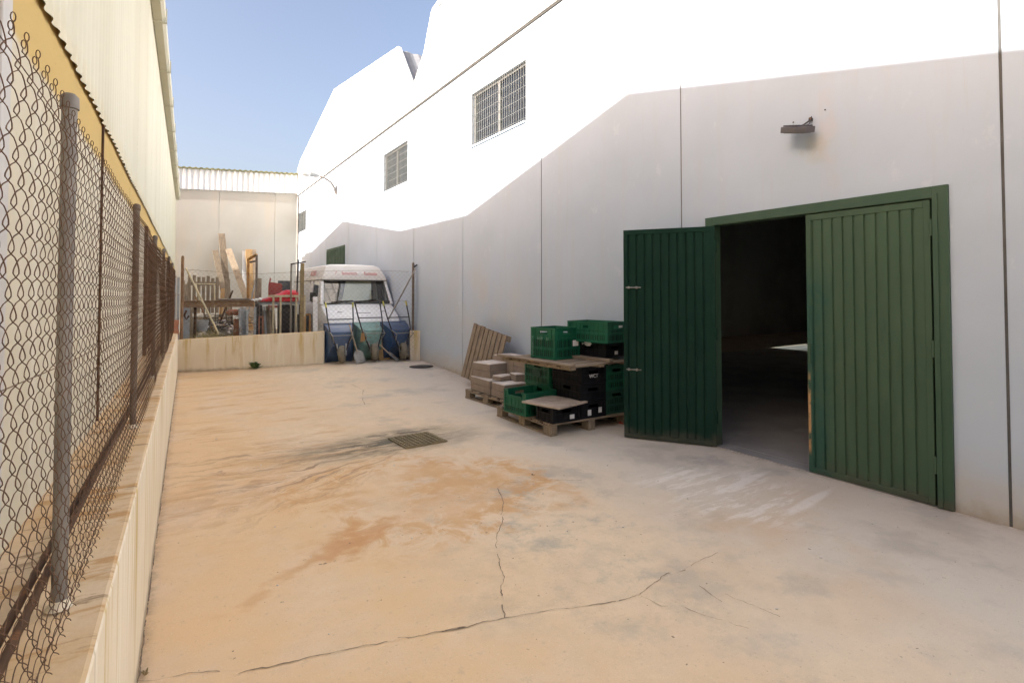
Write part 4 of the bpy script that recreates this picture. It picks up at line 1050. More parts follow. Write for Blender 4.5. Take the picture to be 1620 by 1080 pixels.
m = MB(); m.tube([p + Vector((0, -.006, .003)) for p in rs], .016, 8, closed=True); m.build('rubber_seal', M['black'], ws, smooth=60)
for px, a, b in ((-.32, -.66, -.12), (.28, -.10, .48)):
    m = MB(); k = (b - a); m.tube([(.02 + px * .6, .72, 1.30), (px, .80, 1.375), ((a + b) / 2, .79, 1.36)], .008, 6)
    m.bar((a, .775, 1.335), (b, .80, 1.375 if px < 0 else 1.40), .02, .025); m.build('wiper', M['black'], van)
m = MB(); m.bx(-.82, .82, 1.0, 1.95, 1.31, 1.32); m.bx(-.8, .8, .86, 1.1, 1.28, 1.37); m.bx(-.84, .84, 2.2, 2.24, 1.3, 1.95); m.build('dashboard', M['vanin'], van)
m = MB()
for x in (-.45, .12, .52): m.bx(x - .2, x + .2, 1.75, 1.88, 1.32, 1.66); m.bx(x - .12, x + .12, 1.77, 1.86, 1.67, 1.84)
m.build('seats', M['darkgrey'], van, bevel=.03)
m = MB(); m.add([(-.34, .98, 1.375), (.42, .98, 1.375), (.46, 1.15, 1.88), (-.20, 1.15, 1.88)], [(0, 1, 2, 3)]); m.add([(-.34, .986, 1.375), (.42, .986, 1.375), (.46, 1.156, 1.88), (-.20, 1.156, 1.88)], [(3, 2, 1, 0)]); m.build('cream_sheet', M['cream_sheet'], van, fix=False)  # cream sheet standing behind the windscreen
m = MB(); m.tube([(-.42 + .17 * math.cos(2 * math.pi * k / 20), 1.22 + .05 * math.sin(2 * math.pi * k / 20), 1.44 + .14 * math.sin(2 * math.pi * k / 20)) for k in range(20)], .014, 6, closed=True); m.build('steering_wheel', M['black'], van)
def cring(hb, ht, zb, zt):
    h = [(hb, zb), (hb - .005, zb + .05), (hb - (hb - ht) * .55, zb + (zt - zb) * .6), (ht, zt - .035), (ht - .12, zt), (ht * .35, zt + .012)]
    return h + [(-x, z) for x, z in reversed(h)]
cap = ringloft([(1.02, cring(.83, .80, 1.90, 1.98)), (1.05, cring(.84, .78, 1.90, 2.06)), (1.17, cring(.845, .70, 1.90, 2.26)), (1.30, cring(.845, .69, 1.90, 2.30)), (4.4, cring(.845, .69, 1.90, 2.31)), (4.5, cring(.83, .68, 1.90, 2.24))])
vc = cap.build('high_roof', M['vancap'], van, bevel=.015, smooth=35)
m = MB(); m.bx(-.845, .845, 1.012, 1.02, 1.885, 1.905)
for s in (-1, 1): m.bx(s * .845 - .006, s * .845 + .006, 1.02, 4.4, 1.893, 1.907)
m.build('rain_gutter', M['trim'], vc)
A_ = math.atan2(.30, .15)
def capface(z): return 1.05 + (z - 2.06) * (.12 / .20) - .012
tr = (math.atan2(.20, .12), 0, 0)
text('/', .15, (-.50, capface(2.04), 2.04), tr, vc); text('bouvcn', .155, (-.33, capface(2.035), 2.035), tr, vc, sx=.85); text('fumosa', .15, (.24, capface(2.035), 2.035), tr, vc, sx=.80)
text('NOSA', .21, (-.842, 2.3, 2.02), (R(74), 0, R(-90)), vc, sx=1.1); text('CA', .17, (-.842, 3.3, 2.02), (R(74), 0, R(-90)), vc)
m = MB(); m.bx(-.88, .88, -.08, .02, .34, .50); m.build('bumper', M['darkgrey'], van, bevel=.02)
m = MB()
for k in range(5): m.bx(-.52, .52, -.025, -.001, .53 + k * .048, .555 + k * .048)
m.bx(-.53, .53, -.006, 0.02, .52, .76); m.build('grille', M['black'], van)
for s in (-1, 1):
    m = MB(); m.bx(s * .68 - .12, s * .68 + .12, -.02, .04, .56, .74); h = m.build('headlight', M['vanglass'], van, bevel=.02)
    q = MB(); q.bx(s * .68 - .11, s * .68 + .11, -.005, .03, .57, .73); q.build('reflector', M['alu'], h)
    q = MB(); q.bx(s * .85 - .04, s * .85 + .04, -.012, .05, .57, .73); q.build('indicator', M['orangepaint'], van, bevel=.01)
    m = MB(); m.tube([(s * .93, .98, 1.32), (s * 1.03, .93, 1.40)], .014, 8); m.bx(s * 1.06 - .07, s * 1.06 + .07, .89, .95, 1.36, 1.58)
    if s < 0: m.build('wing_mirror', M['black'], van, bevel=.012)
    for y in (.72, 3.6):
        m = MB(); T = Matrix.Translation((s * .80, y, .30)) @ Matrix.Rotation(R(90), 4, 'Y')
        m.lathe([(.17, -.09), (.26, -.1), (.315, -.06), (.32, 0), (.315, .06), (.26, .1), (.17, .09)], T, 24); w = m.build('wheel', M['tyre'], van, smooth=50)
        q = MB(); q.lathe([(0, .07), (.1, .075), (.165, .06), (.17, .085), (.175, -.09), (0, -.09)], T if s > 0 else T @ Matrix.Scale(-1, 4, (0, 0, 1)), 20); q.build('rim', M['steel'], w, smooth=40)
m = MB(); m.bx(-.17, .19, .33, .345, 1.068, 1.078); m.build('bonnet_badge', M['darkgrey'], van)
m = MB(); m.tube([(-.60, .40, 1.06), (-.6, .38, 1.10), (-.55, .37, 1.115), (-.5, .38, 1.10), (-.5, .40, 1.06)], .006, 6); m.tube([(.50, .40, 1.06), (.5, .38, 1.10), (.55, .37, 1.115), (.6, .38, 1.10), (.6, .40, 1.06)], .006, 6); m.build('washer_jet', M['darksteel'], van)
m = MB()
for s in (-1, 1): m.bx(s * .955 - .002, s * .955 + .002, 1.12, 1.13, .35, 1.12); m.bx(s * .955 - .002, s * .955 + .002, 1.98, 1.99, .35, 1.12); m.bx(s * .957 - .01, s * .957 + .01, 1.75, 1.9, 1.0, 1.04)
m.build('door_seam', M['trim'], van)

# ------------------------------------------------------------------ wheelbarrows and tools
def barrow(label, x, y, rz, tray, scale=1., lean=-8, grips='yellowgrip', top=1.0):
    b = empty('wheelbarrow', (x, y, gh(x, y)), 0, label, 'wheelbarrow', 'upturned wheelbarrows', rot=(R(lean), 0, R(rz)))
    S = scale
    def V(a, c, d): return Vector((a * S, c * S, d * S))
    m = MB()   # tray: rim at the back (+y), belly toward the viewer
    rim = [V(-.30, .26, .05), V(.30, .26, .05), V(.335, .20, .93), V(-.335, .20, .93)]
    bel = [V(-.21, -.10, .38), V(.21, -.10, .38), V(.25, -.13, .70), V(-.25, -.13, .70)]
    mid = [rim[i].lerp(bel[i], .5) + Vector((0, -.03 * S, 0)) for i in range(4)]
    vs = rim + mid + bel; fs = [(8, 9, 10, 11)]
    for o in (0, 4):
        for i in range(4): j = (i + 1) % 4; fs.append((o + i, o + j, o + 4 + j, o + 4 + i))
    m.add(vs, fs); t = m.build('tray', M[tray], b, smooth=45)
    so = t.modifiers.new('solid', 'SOLIDIFY'); so.thickness = .006
    bv = t.modifiers.new('bevel', 'BEVEL'); bv.width = .035; bv.segments = 3; bv.limit_method = 'ANGLE'; bv.angle_limit = R(20)
    m = MB(); m.tube([p + Vector((0, .0, 0)) for p in rim], .010 * S, 8, closed=True); m.build('rim_bead', M[tray], t, smooth=60)
    for s in (-1, 1):
        m = MB(); m.tube([V(s * .065, -.17, .16), V(s * .13, -.165, .38), V(s * .25, -.155, .72), V(s * .285, -.06, 1.0), V(s * .30, .04, 1.30)], .015 * S, 8)
        m.build('frame_tube', M['darksteel'], b, smooth=60)
        m = MB(); m.tube([V(s * .30, .035, 1.285), V(s * .305, .075, 1.40)], .021 * S, 8); m.build('grip', M[grips], b, smooth=60)
        m = MB(); m.tube([V(s * .25, -.155, .70), V(s * .22, -.34, .60), V(s * .17, -.18, .46)], .011 * S, 8); m.build('leg', M['steel'], b, smooth=60)
    m = MB(); m.tube([V(-.285, -.065, 1.0), V(.285, -.065, 1.0)], .012 * S, 8); m.build('cross_bar', M['darksteel'], b, smooth=60)
    m = MB(); m.tube([V(-.24, -.30, .61), V(.24, -.30, .61)], .009 * S, 8); m.build('leg_brace', M['steel'], b, smooth=60)
    m = MB(); T = Matrix.Translation(V(0, -.20, .198)) @ Matrix.Rotation(R(74), 4, 'Z') @ Matrix.Rotation(R(90), 4, 'X') @ Matrix.Rotation(R(0), 4, 'Y')
    m.lathe([(.085 * S, -.05 * S), (.15 * S, -.072 * S), (.186 * S, -.052 * S), (.198 * S, 0), (.186 * S, .052 * S), (.15 * S, .072 * S), (.085 * S, .05 * S)], T, 24); w = m.build('wheel', M['tyre'], b, smooth=60)
    q = MB(); q.lathe([(0, -.03 * S), (.08 * S, -.02 * S), (.09 * S, -.034 * S), (.09 * S, .034 * S), (.08 * S, .02 * S), (0, .03 * S)], T, 20); q.cyl(V(-.09, -.20, .198), V(.09, -.20, .198), .012 * S, 8); q.build('hub', M['steel'], w, smooth=40)
    m = MB()
    for s in (-1, 1): m.bar(V(s * .088, -.20, .17), V(s * .10, -.14, .44), .03 * S, .008 * S)
    m.build('fork', M['steel'], b)
    return b
barrow('blue wheelbarrow standing on its nose beside the end of the low wall', 3.33, 12.36, -6, 'blue', .98)
barrow('blue wheelbarrow standing on its nose nearest the white warehouse', 4.66, 12.22, 8, 'blue', 1.0)
barrow('dented teal wheelbarrow standing between the two blue ones', 4.04, 12.36, 3, 'teal', 1.0, lean=-10, grips='darksteel')
def shovel(label, foot, topp, w, bm_, tw, paint=None):
    f, t = Vector(foot), Vector(topp); d = (t - f).normalized()
    s = empty('shovel', foot, 0, label, 'shovel', 'shovels left by the wheelbarrows')
    x = Vector((math.cos(R(tw)), math.sin(R(tw)), 0)); x = (x - d * x.dot(d)).normalized(); n = d.cross(x)
    m = MB(); vs, fs = [], []
    for j, (h, ww, c) in enumerate(((0, .82, .0), (.06, 1, .012), (.24, 1.0, .022), (.30, .5, .03), (.33, .14, .02))):
        for k in range(5):
            u = (k - 2) / 2; vs.append(d * h + x * (u * w / 2 * ww) + n * (c * (1 - u * u)))
    for j in range(4):
        for k in range(4): fs.append((j * 5 + k, j * 5 + k + 1, (j + 1) * 5 + k + 1, (j + 1) * 5 + k))
    m.add(vs, fs); bl = m.build('blade', M[bm_], s, smooth=50); so = bl.modifiers.new('solid', 'SOLIDIFY'); so.thickness = .004
    m = MB(); m.tube([d * .28 + n * .02, (t - f)], .016, 8); m.build('handle', M['woodpale'], s, smooth=60)
    if paint:
        m = MB(); m.add([d * .03 + x * .01 + n * .016, d * .02 + x * .09 + n * .014, d * .20 + x * .07 + n * .026, d * .24 + x * .03 + n * .030], [(0, 1, 2, 3)]); q = m.build('paint_splash', M[paint], s, fix=False)
        so = q.modifiers.new('solid', 'SOLIDIFY'); so.thickness = .006; so.offset = 0
    return s
shovel('square shovel with an orange paint mark leaning between blue and teal wheelbarrows', (3.70, 12.05, gh(3.70, 12.05)), (3.50, 12.30, .98), .235, 'steel', 6, 'orangepaint')
shovel('shovel with narrow pale blade lying askew right of the teal wheelbarrow', (4.56, 12.0, gh(4.56, 12.0) + .01), (4.18, 12.26, .50), .13, 'steel', 30)
m = MB(); m.bx(-.13, .13, -.012, .012, 0, .66); wb = m.build('wood_board', M['woodorange'], bevel=.004); wb.location = (4.36, 12.42, gh(4.36, 12.4) + .0); wb.rotation_euler = (R(-6), 0, R(2)); tag(wb, 'brown board propped up between the teal and right blue wheelbarrows', 'board')
br = empty('broom', (3.80, 12.27, .60), 0, 'old brush hung head down over the teal wheelbarrow', 'broom')
m = MB()
for k in range(26):
    a = random.uniform(-.06, .06); m.bar((a * .5, random.uniform(-.02, .02), .18), (a, random.uniform(-.035, .035), random.uniform(-.03, .03)), .008, .008)
m.build('bristles', M['woodorange'], br)
m = MB(); m.tube([(0, 0, .17), (-.10, .10, .62)], .013, 8); m.build('handle', M['darksteel'], br, smooth=60)

# ------------------------------------------------------------------ fence over the far low wall
fb = empty('wire_fence', (2.6, 12.75, .8), 0, 'pale wire mesh fence on thin posts above the far low wall', 'fence')
def fpos(u, w, z): x = .28 + u * .951; return (x, back_y(x) + .11 + w - (.0 if x < 3 else .0), z)
def fz1(u): return 2.22 + .02 * math.sin(u * 2) - .10 * math.exp(-((u - 1.2) / .8) ** 2)
fence_mesh(.03, 4.95, lambda u: .86 if u < 3 else .30, fz1, fpos, D=.105, r=.0016, B=.003, fine_to=-1).build('wire_mesh', M['galv'], fb, world=True, fix=False)
m = MB()
for zz in (1.5, 2.19): m.tube([fpos(u, -.004, zz + (fz1(u) - 2.22 if zz > 2 else 0)) for u in [.02 + .25 * k for k in range(20)]], .0022, 4)
m.build('tension_wire', M['wire'], fb, world=True)
for (x, zt2, mt) in ((.30, 2.48, 'rustlight'), (5.0, 2.42, 'galvold')):
    y = back_y(x) + .13
    if x > 4: y += .2
    m = MB(); m.tube([(x, y, .05 if x > 4 else .69), (x, y, zt2 - .03), (x, y, zt2)], [.03, .03, .018], 12); m.build('post', M[mt], fb, world=True, smooth=50)
m = MB(); m.bar((4.96, 12.1, 2.3), (5.04, 12.12, 2.36), .03, .03); m.build('post_bracket', M['darksteel'], fb, world=True)
m = MB(); m.tube([(.36, back_y(.36) + .08, 2.22), (.98, back_y(.98) + .08, .80)], .019, 8); tag(m.build('brace_tube', M['creampaint'], smooth=60), 'pale diagonal brace tube in front of the scrap pile at left', 'tube')
m = MB(); m.tube([(4.98, 12.07, 2.26), (4.40, 12.30, 1.06)], .017, 8); tag(m.build('brace_tube', M['steel'], smooth=60), 'grey diagonal tube leaning from the right fence post to the wheelbarrows', 'tube')
gpz = empty('clothes_post', (2.6, 12.95, .1), 0, 'yellowish steel post with a dark crossbar beside the van', 'post')
m = MB(); m.bx(2.565, 2.645, 12.91, 12.97, .1, 2.36); m.build('post', M['olivepost'], gpz, world=True, bevel=.004)
m = MB(); m.bar((2.36, 12.95, 2.33), (2.68, 12.93, 2.40), .035, .03); m.tube([(2.50, 12.95, 1.7), (2.52, 12.95, 2.44)], .018, 8); m.build('crossbar', M['darksteel'], gpz, world=True)
m = MB(); m.tube([(2.38, 12.98, .1), (2.38, 12.98, 2.33)], .02, 8); m.build('thin_upright', M['galv'], gpz, world=True, smooth=60)

# ------------------------------------------------------------------ scrap yard behind the far wall
G2 = .115
m = MB(); E0 = [(.20, 13.8), (5.085, 12.20), (5.085, 26.2), (.47, 26.6)]; nE = 26; vs, fs = [], []
for i in range(nE + 1):
    for j in range(nE + 1):
        u, w = i / nE, j / nE; a = Vector(E0[0]).lerp(Vector(E0[1]), u); b = Vector(E0[3]).lerp(Vector(E0[2]), u); p = a.lerp(b, w)
        vs.append((p.x, p.y, .150 + .03 * noise.noise(Vector((p.x * 1.5, p.y * 1.5, 0)))))
for i in range(nE):
    for j in range(nE): fs.append((i * (nE + 1) + j, (i + 1) * (nE + 1) + j, (i + 1) * (nE + 1) + j + 1, i * (nE + 1) + j + 1))
m.add(vs, fs); tag(m.build('earth_ground', M['earth'], smooth=180), kind='structure')
def solid(name, mt, label, cat, fn, bevel=.004, group=None, smooth=None):
    m = MB(); fn(m); return tag(m.build(name, M[mt], bevel=bevel, smooth=smooth), label, cat, group)
gpl = 'grey planks leaning on the far wall'
def plank(label, foot, topq, w, th, mt, face=(0, -1, 0)):
    f, t = Vector(foot), Vector(topq)
    def fn(m): m.bar(f, t, w, th, up=Vector(face))
    return solid('plank', mt, label, 'plank', fn, .004, gpl)
plank('longest grey plank leaning on the beige far wall', (2.30, 25.2, .16), (1.98, 26.15, 4.25), .25, .045, 'wood')
plank('dark grey plank crossing behind the longest plank', (2.30, 25.0, .16), (1.74, 26.0, 3.52), .22, .045, 'wood')
plank('pale grey plank tilted left in front of the longest plank', (3.25, 24.6, .16), (2.22, 25.85, 3.58), .24, .045, 'woodpale')
plank('white painted board standing at the right of the planks', (2.90, 25.7, .16), (2.83, 26.1, 3.55), .12, .04, 'whitemetal')
plank('wide orange brown board standing at the right of the planks', (3.13, 25.5, .16), (3.03, 26.05, 3.62), .26, .045, 'woodorange')
plank('narrow pale board at the far right of the leaning boards', (3.34, 25.5, .16), (3.24, 26.05, 3.62), .16, .04, 'woodpale')
# rusty bench: beam on steel uprights
bn = empty('steel_bench', (1.0, 14.3, .15), 0, 'rusty steel beam carried on grey channel uprights in the scrap yard', 'bench')
m = MB(); m.bx(.32, 1.78, 14.26, 14.36, 1.36, 1.50); m.bx(.32, 1.78, 14.22, 14.40, 1.503, 1.515); m.build('beam', M['rustlight'], bn, world=True, bevel=.003)
for x, mt in ((.40, 'greyox'), (1.55, 'greyox')):
    m = MB(); m.bx(x - .06, x - .052, 14.2, 14.34, .13, 1.35); m.bx(x - .052, x + .06, 14.2, 14.208, .13, 1.35); m.bx(x + .06, x + .068, 14.2, 14.34, .13, 1.35); m.build('leg', M[mt], bn, world=True)
m = MB(); m.tube([(.58, 14.42, .13), (.58, 14.42, 1.36)], .03, 8); m.build('leg', M['rust'], bn, world=True, smooth=50)
m = MB(); m.tube([(.40, 14.15, 1.30), (.36, 14.13, 1.18), (.40, 14.12, 1.10), (.45, 14.13, 1.18)], .02, 8); m.build('chain', M['rust'], bn, world=True)
def bars(label, name, cat, mt, segs, r, group=None):
    o = empty(name, segs[0][0], 0, label, cat, group)
    m = MB()
    for a, b in segs: m.bar(a, b, r * 2, r * 2)
    m.build('frame', M[mt], o, world=True, bevel=r * .3); return o
bars('pale empty window frame standing on the rusty beam', 'window_sash', 'frame', 'creampaint', [((.66, 14.40, 1.52), (.58, 14.46, 1.90)), ((.555, 14.46, 1.9), (.985, 14.46, 1.9)), ((.96, 14.46, 1.885), (.97, 14.40, 1.52))], .013)
PS = empty('pallet', (.56, 17.0, 1.45), 0, 'weathered pallet standing upright behind the pale window frame', 'pallet', 'wooden pallets')
m = MB()
for k in range(7): m.bx(.50 + k * .11, .58 + k * .11, 17.0, 17.025, 1.15, 2.14 + random.uniform(-.04, .04))
m.build('slats', M['wood'], PS, world=True)
m = MB(); m.bx(.49, 1.26, 17.03, 17.11, 1.35, 1.45); m.bx(.49, 1.26, 17.03, 17.11, 1.9, 2.0); m.build('stringer', M['wood'], PS, world=True)
solid('timber_stack', 'wood', 'heap of squared timber under the upright pallet', 'timber', lambda m: [m.bar((.36, 16.9 + .09 * k, .2 + .09 * j), (1.6, 16.85 + .09 * k + .03 * j, .2 + .09 * j), .075, .075) for k in range(3) for j in range(10)])
for k, (x, h, tl) in enumerate(((.36, 2.0, 'leaning grey batten at the left edge of the scrap yard'), (.46, 1.92, 'second grey batten beside the pallet at the left'))):
    plank(tl, (x + .16, 15.6, .15), (x, 15.9, h), .09, .03, 'wood')
bars('tall ochre rusted steel frame beside the leaning boards', 'metal_rack', 'frame', 'orangetube', [((1.72, 14.85, 1.40), (1.72, 14.85, 2.52)), ((1.71, 14.85, 2.52), (1.88, 14.6, 2.63))], .026)
bars('grey square tube frame behind the ochre frame', 'metal_rack', 'frame', 'galvold', [((1.875, 14.60, .15), (1.875, 14.60, 2.62)), ((1.93, 15.0, .15), (1.93, 15.0, 2.5)), ((1.76, 15.0, 2.46), (1.95, 15.0, 2.50))], .024)
bars('grey steel uprights standing in a bundle below the ochre frame', 'steel_posts', 'posts', 'greyox', [((1.50 + .0, 14.05, .15), (1.46, 14.1, 1.34)), ((1.62, 14.05, .15), (1.62, 14.1, 1.30)), ((1.78, 14.05, .15), (1.79, 14.1, 1.36))], .026)
# rubble and sacks
def rock(m, c, r, sd):
    n, k = 7, 4; vs = []; c = Vector(c)
    for a in range(n):
        for b in range(k):
            th = 2 * math.pi * a / n; ph = math.pi * (b + .5) / k; q = Vector((math.sin(ph) * math.cos(th), math.sin(ph) * math.sin(th), .7 * math.cos(ph)))
            vs.append(c + q * r * (1 + .5 * noise.noise(q * 1.7 + Vector((sd, sd * .3, 0)))))
    fs = [(a * k + b, ((a + 1) % n) * k + b, ((a + 1) % n) * k + b + 1, a * k + b + 1) for a in range(n) for b in range(k - 1)]
    fs += [tuple(a * k for a in reversed(range(n))), tuple(a * k + k - 1 for a in range(n))]
    m.add(vs, fs)
m = MB()
for k in range(240):
    x = random.gauss(1.12, .28); y = random.uniform(15.0, 16.2); h = max(.05, 1.15 - 1.1 * abs(x - 1.2)) * random.uniform(.2, 1)
    if .45 < x < 1.75: rock(m, (x, y, .15 + h * .75), random.uniform(.035, .10), k)
tag(m.build('rubble', M['tile'], smooth=None), 'heap of pale rubble and broken tile behind the far low wall', 'rubble', kind='stuff')
m = MB()
for k in range(70):
    x = random.uniform(.75, 1.7); y = random.uniform(14.75, 14.95); z = random.uniform(.75, 1.18); a = random.uniform(-.5, .5); l = random.uniform(.08, .25)
    m.bar((x, y, z), (x + l * math.cos(a), y + random.uniform(-.04, .04), z + l * math.sin(a)), random.uniform(.015, .05), .012)
tag(m.build('scrap_metal', M['darksteel']), 'dark tangle of scrap metal below the rusty beam', 'scrap', kind='stuff')
solid('maroon_box', 'brick', 'red brown box standing behind the far low wall', 'box', lambda m: m.bx(1.40, 1.67, 14.55, 14.75, .15, 1.06), .01)
solid('sack', 'brick', 'pinkish sack lying on the rubble under the beam', 'sack', lambda m: [rock(m, (1.32 + .12 * k, 14.62, 1.22), .10, k + 3) for k in range(3)], 0, smooth=180)
m = MB()
for k in range(1500):
    x = random.uniform(.5, 1.6); y = random.uniform(13.85, 14.2); a = random.uniform(0, 6.28); h = random.uniform(.3, .78) * (1 - .4 * abs(x - .9)); t = random.uniform(.05, .28)
    p0 = Vector((x, y, .15)); p1 = p0 + Vector((math.cos(a) * t * .4, math.sin(a) * t * .3, h * .7)); p2 = p0 + Vector((math.cos(a) * t * 1.3, math.sin(a) * t * .6, h)); w = Vector((.004, .002, 0))
    m.add([p0 - w, p0 + w, p1 + w, p1 - w, p2], [(0, 1, 2, 3), (3, 2, 4)])
tag(m.build('dry_grass', M['dry'], fix=False), 'dry yellow grass growing behind the far low wall', 'grass', kind='stuff')
m = MB(); m.lathe([(.20, -.07), (.29, -.08), (.33, -.04), (.34, 0), (.33, .04), (.29, .08), (.20, .07)], Matrix.Translation((1.18, 15.6, .62)) @ Matrix.Rotation(R(70), 4, 'X'), 24)
tag(m.build('old_tyre', M['tyre'], smooth=50), 'dusty old tyre lying on the rubble under the rusty beam', 'tyre')
bk = empty('bucket', (.72, 14.55, .80), 0, 'grey bucket on the scrap left of the rubble', 'bucket')
m = MB(); m.lathe([(0, 0), (.10, 0), (.14, .26), (.15, .26), (.145, .23), (.11, .02), (0, .02)], Matrix.Identity(4), 18); m.build('pail', M['greypaint'], bk, smooth=40)
m = MB(); m.tube([(.14 * math.cos(R(a)), 0, .25 + .12 * math.sin(R(a))) for a in range(0, 181, 20)], .005, 6); m.build('handle', M['darksteel'], bk, smooth=60)
for k, (p0, p1, rr_, mt, lb) in enumerate((((.85, 14.9, .2), (1.45, 15.6, 1.75), .022, 'rust', 'rusty pipe poking up left of the tall ochre frame'), ((1.25, 14.9, .2), (.62, 15.7, 1.62), .018, 'rustlight', 'thin rusty pipe crossing in front of the squared timber'), ((1.60, 15.2, .2), (2.02, 15.9, 2.05), .02, 'steel', 'grey pipe leaning behind the ochre frame'), ((1.05, 14.45, 1.53), (1.72, 14.40, 1.53), .03, 'galvold', 'grey pipe lying along the top of the rusty beam'))):
    m = MB(); m.tube([p0, p1], rr_, 8); tag(m.build('loose_pipe', M[mt], smooth=60), lb, 'pipe', 'loose pipes in the scrap')
for k, (x0, x1, h, lb) in enumerate(((1.18, 1.30, 1.82, 'short brown board standing behind the rusty beam'), (1.36, 1.42, 2.05, 'narrow grey board standing behind the rusty beam'), (2.14, 2.20, 2.1, 'grey board rising left of the maroon chair back'))):
    plank(lb, (x0, 16.1, .15), (x1, 16.5, h), .10, .03, ('woodorange', 'wood', 'wood')[k])
bars('low rusty cage of thin rods on the pile behind the beam', 'rod_cage', 'cage', 'rust', [((.80 + .12 * k, 15.2, .9), (.80 + .12 * k, 15.2, 1.42)) for k in range(6)] + [((.78, 15.2, 1.41), (1.44, 15.2, 1.41)), ((.78, 15.2, 1.15), (1.44, 15.2, 1.15))], .007)
solid('cardboard_sheet', 'card', 'flattened brown cardboard leaning under the workbench', 'cardboard', lambda m: m.bar((2.24, 14.75, .15), (2.20, 14.95, 1.25), .30, .012, up=(0, -1, 0)), 0)
# left end: grey posts and brick
for k, (x, y) in enumerate(((.10, 13.75), (.17, 13.95), (.24, 14.2))):
    solid('grey_post', 'greyox', ('first grey steel post just past the left fence end', 'second grey steel post behind the fence end', 'rearmost grey steel post at the left fence end')[k], 'post', lambda m: m.bx(x - .025, x + .025, y - .025, y + .025, .1, 2.1 - .03 * k), .004, 'grey steel posts at the fence end')
for k in range(4):
    solid('hollow_brick', 'brick', ('lowest', 'second', 'third', 'topmost')[k] + ' clay brick in the stack at the left fence end', 'brick', lambda m: m.bx(.06 + .01 * (k % 2), .24 + .01 * (k % 2), 13.56, 13.72, .70 + .103 * k - .0, .80 + .103 * k), .006, 'clay bricks')
# right side: tables, red tarp piece, cabinet
gt_ = empty('workbench', (2.4, 14.6, .15), 0, 'grey topped workbench under the red plastic shell', 'table')
m = MB(); m.bx(1.93, 2.92, 14.45, 15.05, 1.40, 1.47); m.build('tabletop', M['greypaint'], gt_, world=True, bevel=.006)
for x in (1.97, 2.88):
    for y in (14.5, 15.0): m = MB(); m.bx(x - .025, x + .025, y - .025, y + .025, .13, 1.398); m.build('leg', M['darksteel'], gt_, world=True)
ct = empty('table_frame', (2.5, 13.95, .15), 0, 'cream tubular table frame without a top in front of the workbench', 'table')
m = MB(); m.bx(2.11, 2.90, 13.92, 13.98, 1.59, 1.64); m.bx(2.11, 2.90, 14.34, 14.40, 1.59, 1.64); m.build('top_rail', M['creampaint'], ct, world=True, bevel=.004)
for x in (2.165, 2.325, 2.68, 2.875):
    m = MB(); m.bx(x - .021, x + .021, 13.93, 13.97, .13, 1.589); m.build('leg', M['creampaint'], ct, world=True, bevel=.004)
m = MB(); n = 12; vs, fs = [], []
for i in range(n + 1):
    u = i / n; x = 1.92 + u * .90; hgt = .06 + .20 * ss(0, .75, u) - .02 * u
    if u > .62: hgt += .05
    for (y, zz) in ((14.40, 0), (14.40, hgt * .8), (14.50, hgt), (14.85, hgt * .95), (14.95, hgt * .7), (14.95, 0)): vs.append((x, y, 1.475 + zz))
for i in range(n):
    for k in range(6): k2 = (k + 1) % 6; fs.append((i * 6 + k, i * 6 + k2, (i + 1) * 6 + k2, (i + 1) * 6 + k))
fs += [tuple(range(6)), tuple(n * 6 + k for k in range(6))]
m.add(vs, fs); tag(m.build('plastic_shell', M['red'], bevel=.02, smooth=40), 'bright red plastic shell lying on the workbench', 'plastic shell')
solid('maroon_shell', 'maroon', 'dark red plastic tub under the end of the red shell', 'tub', lambda m: m.bx(1.93, 2.10, 14.42, 14.7, 1.476, 1.50), .01)
ch = empty('chair', (2.4, 15.9, .15), 0, 'old chair with a maroon back showing behind the red shell', 'chair')
m = MB(); m.hexa([Vector(p) for p in ((2.36, 15.9, 1.45), (2.66, 15.86, 1.45), (2.66, 15.90, 1.45), (2.36, 15.94, 1.45), (2.37, 15.95, 2.0), (2.66, 15.9, 1.95), (2.66, 15.94, 1.95), (2.37, 15.99, 2.0))]); m.build('backrest', M['maroon'], ch, world=True, bevel=.012)
m = MB(); m.tube([(2.36, 15.95, .15), (2.36, 15.95, 1.9), (2.40, 15.97, 2.10)], .018, 8); m.tube([(2.67, 15.92, .15), (2.67, 15.92, 1.94)], .018, 8); m.build('back_frame', M['maroon'], ch, world=True, smooth=60)
m = MB(); m.bx(2.36, 2.68, 15.5, 15.9, 1.30, 1.36); m.build('seat', M['maroon'], ch, world=True, bevel=.01)
for x in (2.38, 2.66): m = MB(); m.bx(x - .016, x + .016, 15.52, 15.55, .15, 1.298); m.build('leg', M['darksteel'], ch, world=True)
solid('dark_sheet', 'darkgrey', 'dark grey sheet standing behind the red shell', 'sheet', lambda m: m.bar((2.88, 16.6, .15), (2.88, 16.7, 2.05), .34, .03, up=(0, -1, 0)))
cb = empty('cabinet', (2.6, 14.75, .15), 0, 'black cabinet standing under the workbench', 'cabinet')
m = MB(); m.bx(2.42, 2.76, 14.55, 14.98, .16, 1.385); m.build('case', M['blackcab'], cb, world=True, bevel=.006)
m = MB(); m.bx(2.44, 2.74, 14.535, 14.549, .20, 1.34); m.build('door', M['blackcab'], cb, world=True, bevel=.004)
for k in range(5):
    plank(('first', 'second', 'third', 'fourth', 'fifth')[k] + ' thin board from the left leaning under the workbench', (2.08 + .055 * k, 14.5, .15), (2.02 + .062 * k, 14.80, 1.37 - .02 * (k % 2)), .045, .018, ('wood', 'greypaint', 'wood', 'woodpale', 'wood')[k])
bars('pinkish tube frame standing in front of the thin boards', 'tube_frame', 'frame', 'brick', [((1.98, 14.25, .15), (1.98, 14.25, 1.13)), ((1.89, 14.25, 1.12), (2.0, 14.25, 1.12)), ((1.90, 14.25, .15), (1.90, 14.25, 1.10))], .018)
